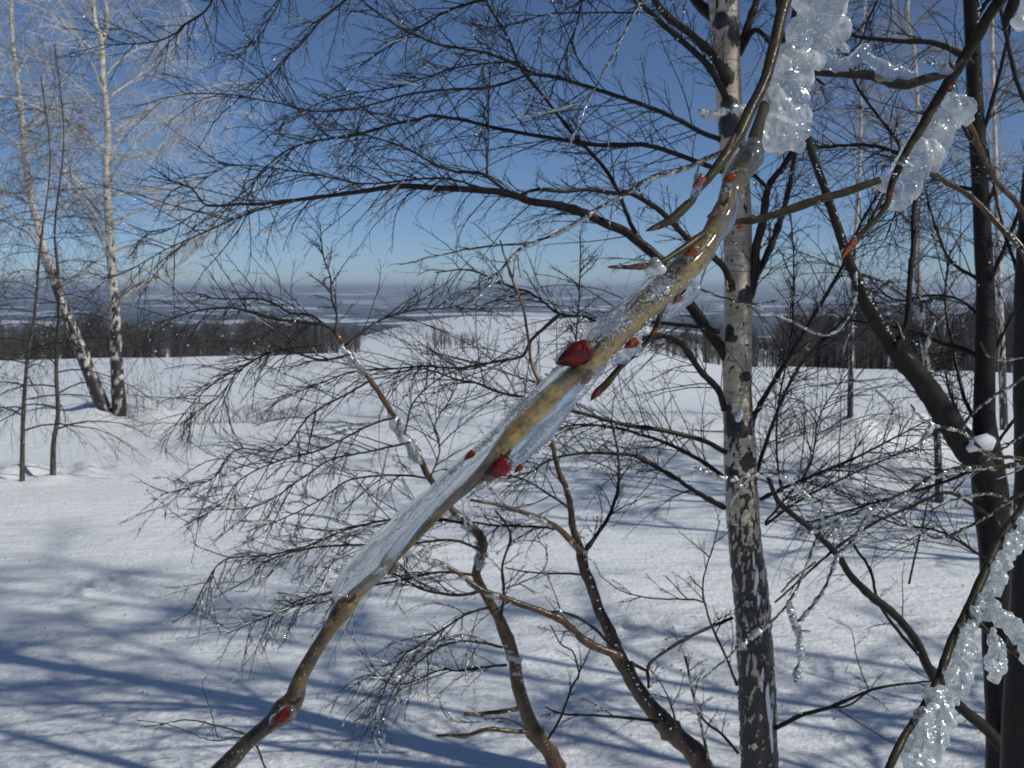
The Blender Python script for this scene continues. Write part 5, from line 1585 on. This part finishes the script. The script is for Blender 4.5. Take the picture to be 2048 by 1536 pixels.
# ---- neighbours just outside the frame on the sunny side: they cast the shadows on the snow
def shade_tree(label, x, y, h, limbs=20):
    z = float(gz(x, y))
    root = thing('birch_tree', label, 'tree', (x, y, z), 'birches just outside the frame whose shadows cross the snow')
    og = (x, y, z)
    lean = rs.uniform(-.4, .4)
    pt, rd = world_trunk([(x, y, z - .1, .034), (x + lean * .2, y, z + h * .3, .028), (x + lean * .5, y + .1, z + h * .65, .02), (x + lean, y, z + h, .008)], .08)
    bark_tube('trunk', pt, rd, M['birch_far'], root, og, 14, .05, (), lambda zz: float(np.interp(zz - z, [0, 1, 2], [.9, .5, .1])), 6)
    for i in range(limbs):
        zz = .9 + (h - 1.2) * i / limbs
        k = int(np.argmin(np.abs(pt[:, 2] - z - zz)))
        a = i * 2.4
        L = rs.uniform(1.0, 1.9) * (1.1 - .6 * zz / h)
        t = np.linspace(0, 1, 7)[:, None]
        q = pt[k] + np.array([math.cos(a), math.sin(a), .8]) * t * L * .8 + np.array([0, 0, -.5]) * t ** 2 * L * .8
        if np.any((q[:, 1] > .3) & (np.abs(q[:, 0]) < q[:, 1] * .56) & (q[:, 1] < 6)):
            q[:, 0] = np.maximum(q[:, 0], q[:, 1] * .60)
        q4 = spline(np.column_stack([q, np.linspace(.018, .005, 7)]), .1)
        bo = link('branch', mesh_tubes('branch', [(q4[None, :, :3], q4[None, :, 3], 5)], og), D, root)
        B1 = children(q4[None, :, :3], q4[None, :, 3], 14, (20, 60), (.4, 1.0), (.004, .007), n=5, droop=.06, curl=.12, t0=.2)
        B2 = children(B1[0], B1[1], 4, (20, 55), (.15, .4), (.002, .003), n=3, droop=.05)
        link('twigs', mesh_tubes('twigs', [(B1[0], B1[1], 3), (B2[0], B2[1], 3)], og), M['twig'], bo, 'stuff')


for i, (x, y, h) in enumerate([(2.9, 2.5, 5.8), (3.8, 3.0, 7.), (4.7, 2.3, 7.5), (5.6, 2.8, 8.5), (4.7, 5.5, 5.6), (6.0, 6.0, 6.4), (5.4, 6.6, 6.), (7.0, 7.0, 6.6), (6.4, 7.6, 6.2), (8.2, 7.4, 7.4)]):
    shade_tree('birch just beyond the right edge of the photo, seen only by its shadow', x, y, h)


for k_, (ob_, og_, pl_, d_, n_, s_) in enumerate([(main, om, [(1610, 40), (1600, 120), (1580, 200), (1560, 270)], .50, 60, (1, 3.2)),
                                                  (tw5, o5, [(1900, 220), (1860, 290), (1800, 360)], .548, 30, (1, 3))]):
    a_, _q = trace(pl_, d_, d_, 1, 1, step=4)
    i_ = rs.randint(0, len(a_), n_)
    off = RT[None] * rs.uniform(-30, 32, (n_, 1)) * d_ / F
    drops(a_[i_] + off, rs.uniform(s_[0], s_[1], n_) * d_ / F, og_, 'glint_beads', M['glint'], ob_)  # beads added for glints on the ice lump and sleeve

# bits of fallen ice and bark scattered on the crust
k_ = 900
yy_ = 3.7 + 9 * rs.rand(k_) ** 1.3; xx_ = rs.uniform(-.5, .5, k_) * yy_ * 1.02
o_ = drops(np.stack([xx_, yy_, gz(xx_, yy_) + .003], -1), rs.uniform(.002, .0065, k_), (0, 0, 0), 'fallen_ice', M['glint'], None)
o_['label'] = 'tiny bits of fallen ice scattered over the snow crust'; o_['category'] = 'ice bits'
k_ = 260
yy_ = 3.7 + 6 * rs.rand(k_); xx_ = rs.uniform(-.2, .5, k_) * yy_
a_ = rs.uniform(0, 6.28, k_); l_ = rs.uniform(.01, .05, k_)
p0_ = np.stack([xx_, yy_, gz(xx_, yy_) + .004], -1)
p1_ = p0_ + np.stack([np.cos(a_) * l_, np.sin(a_) * l_, rs.uniform(0, .01, k_)], -1)
o_ = link('fallen_twigs', mesh_tubes('fallen_twigs', [(np.stack([p0_, (p0_ + p1_) / 2 + np.array([0, 0, .003]), p1_], 1), np.full((k_, 3), .0011), 3)]), M['twig'], None, 'stuff')
o_['label'] = 'short dark bits of fallen twig on the snow under the trees'; o_['category'] = 'twig bits'
# ------------------------------------------------------------------ air
def haze():
    me = bpy.data.meshes.new('haze')
    x, y0, y1, z0, z1 = 9500, -60, 13000, -130, 22
    v = [(-x, y0, z0), (x, y0, z0), (x, y1, z0), (-x, y1, z0), (-x, y0, z1), (x, y0, z1), (x, y1, z1), (-x, y1, z1)]
    f = [(0, 3, 2, 1), (4, 5, 6, 7), (0, 1, 5, 4), (1, 2, 6, 5), (2, 3, 7, 6), (3, 0, 4, 7)]
    me.from_pydata(v, [], f)
    o = bpy.data.objects.new('haze', me)
    COL.objects.link(o)
    o['kind'] = 'stuff'
    m = bpy.data.materials.new('haze_air')
    m.use_nodes = True
    nt = m.node_tree
    for n in list(nt.nodes):
        if n.type != 'OUTPUT_MATERIAL':
            nt.nodes.remove(n)
    pv = nt.nodes.new('ShaderNodeVolumePrincipled')
    pv.inputs['Color'].default_value = (.70, .82, 1.0, 1)
    pv.inputs['Density'].default_value = .00032
    pv.inputs['Anisotropy'].default_value = .2
    nt.links.new(pv.outputs[0], nt.nodes['Material Output'].inputs['Volume'])
    me.materials.append(m)


haze()
print('tris', sum(len(o.data.loops) - 2 * len(o.data.polygons) for o in bpy.data.objects if o.type == 'MESH'))

for o in bpy.data.objects:
    if o.get('label') and not 4 <= len(o['label'].split()) <= 16: print('LONG', o.name, o['label'])
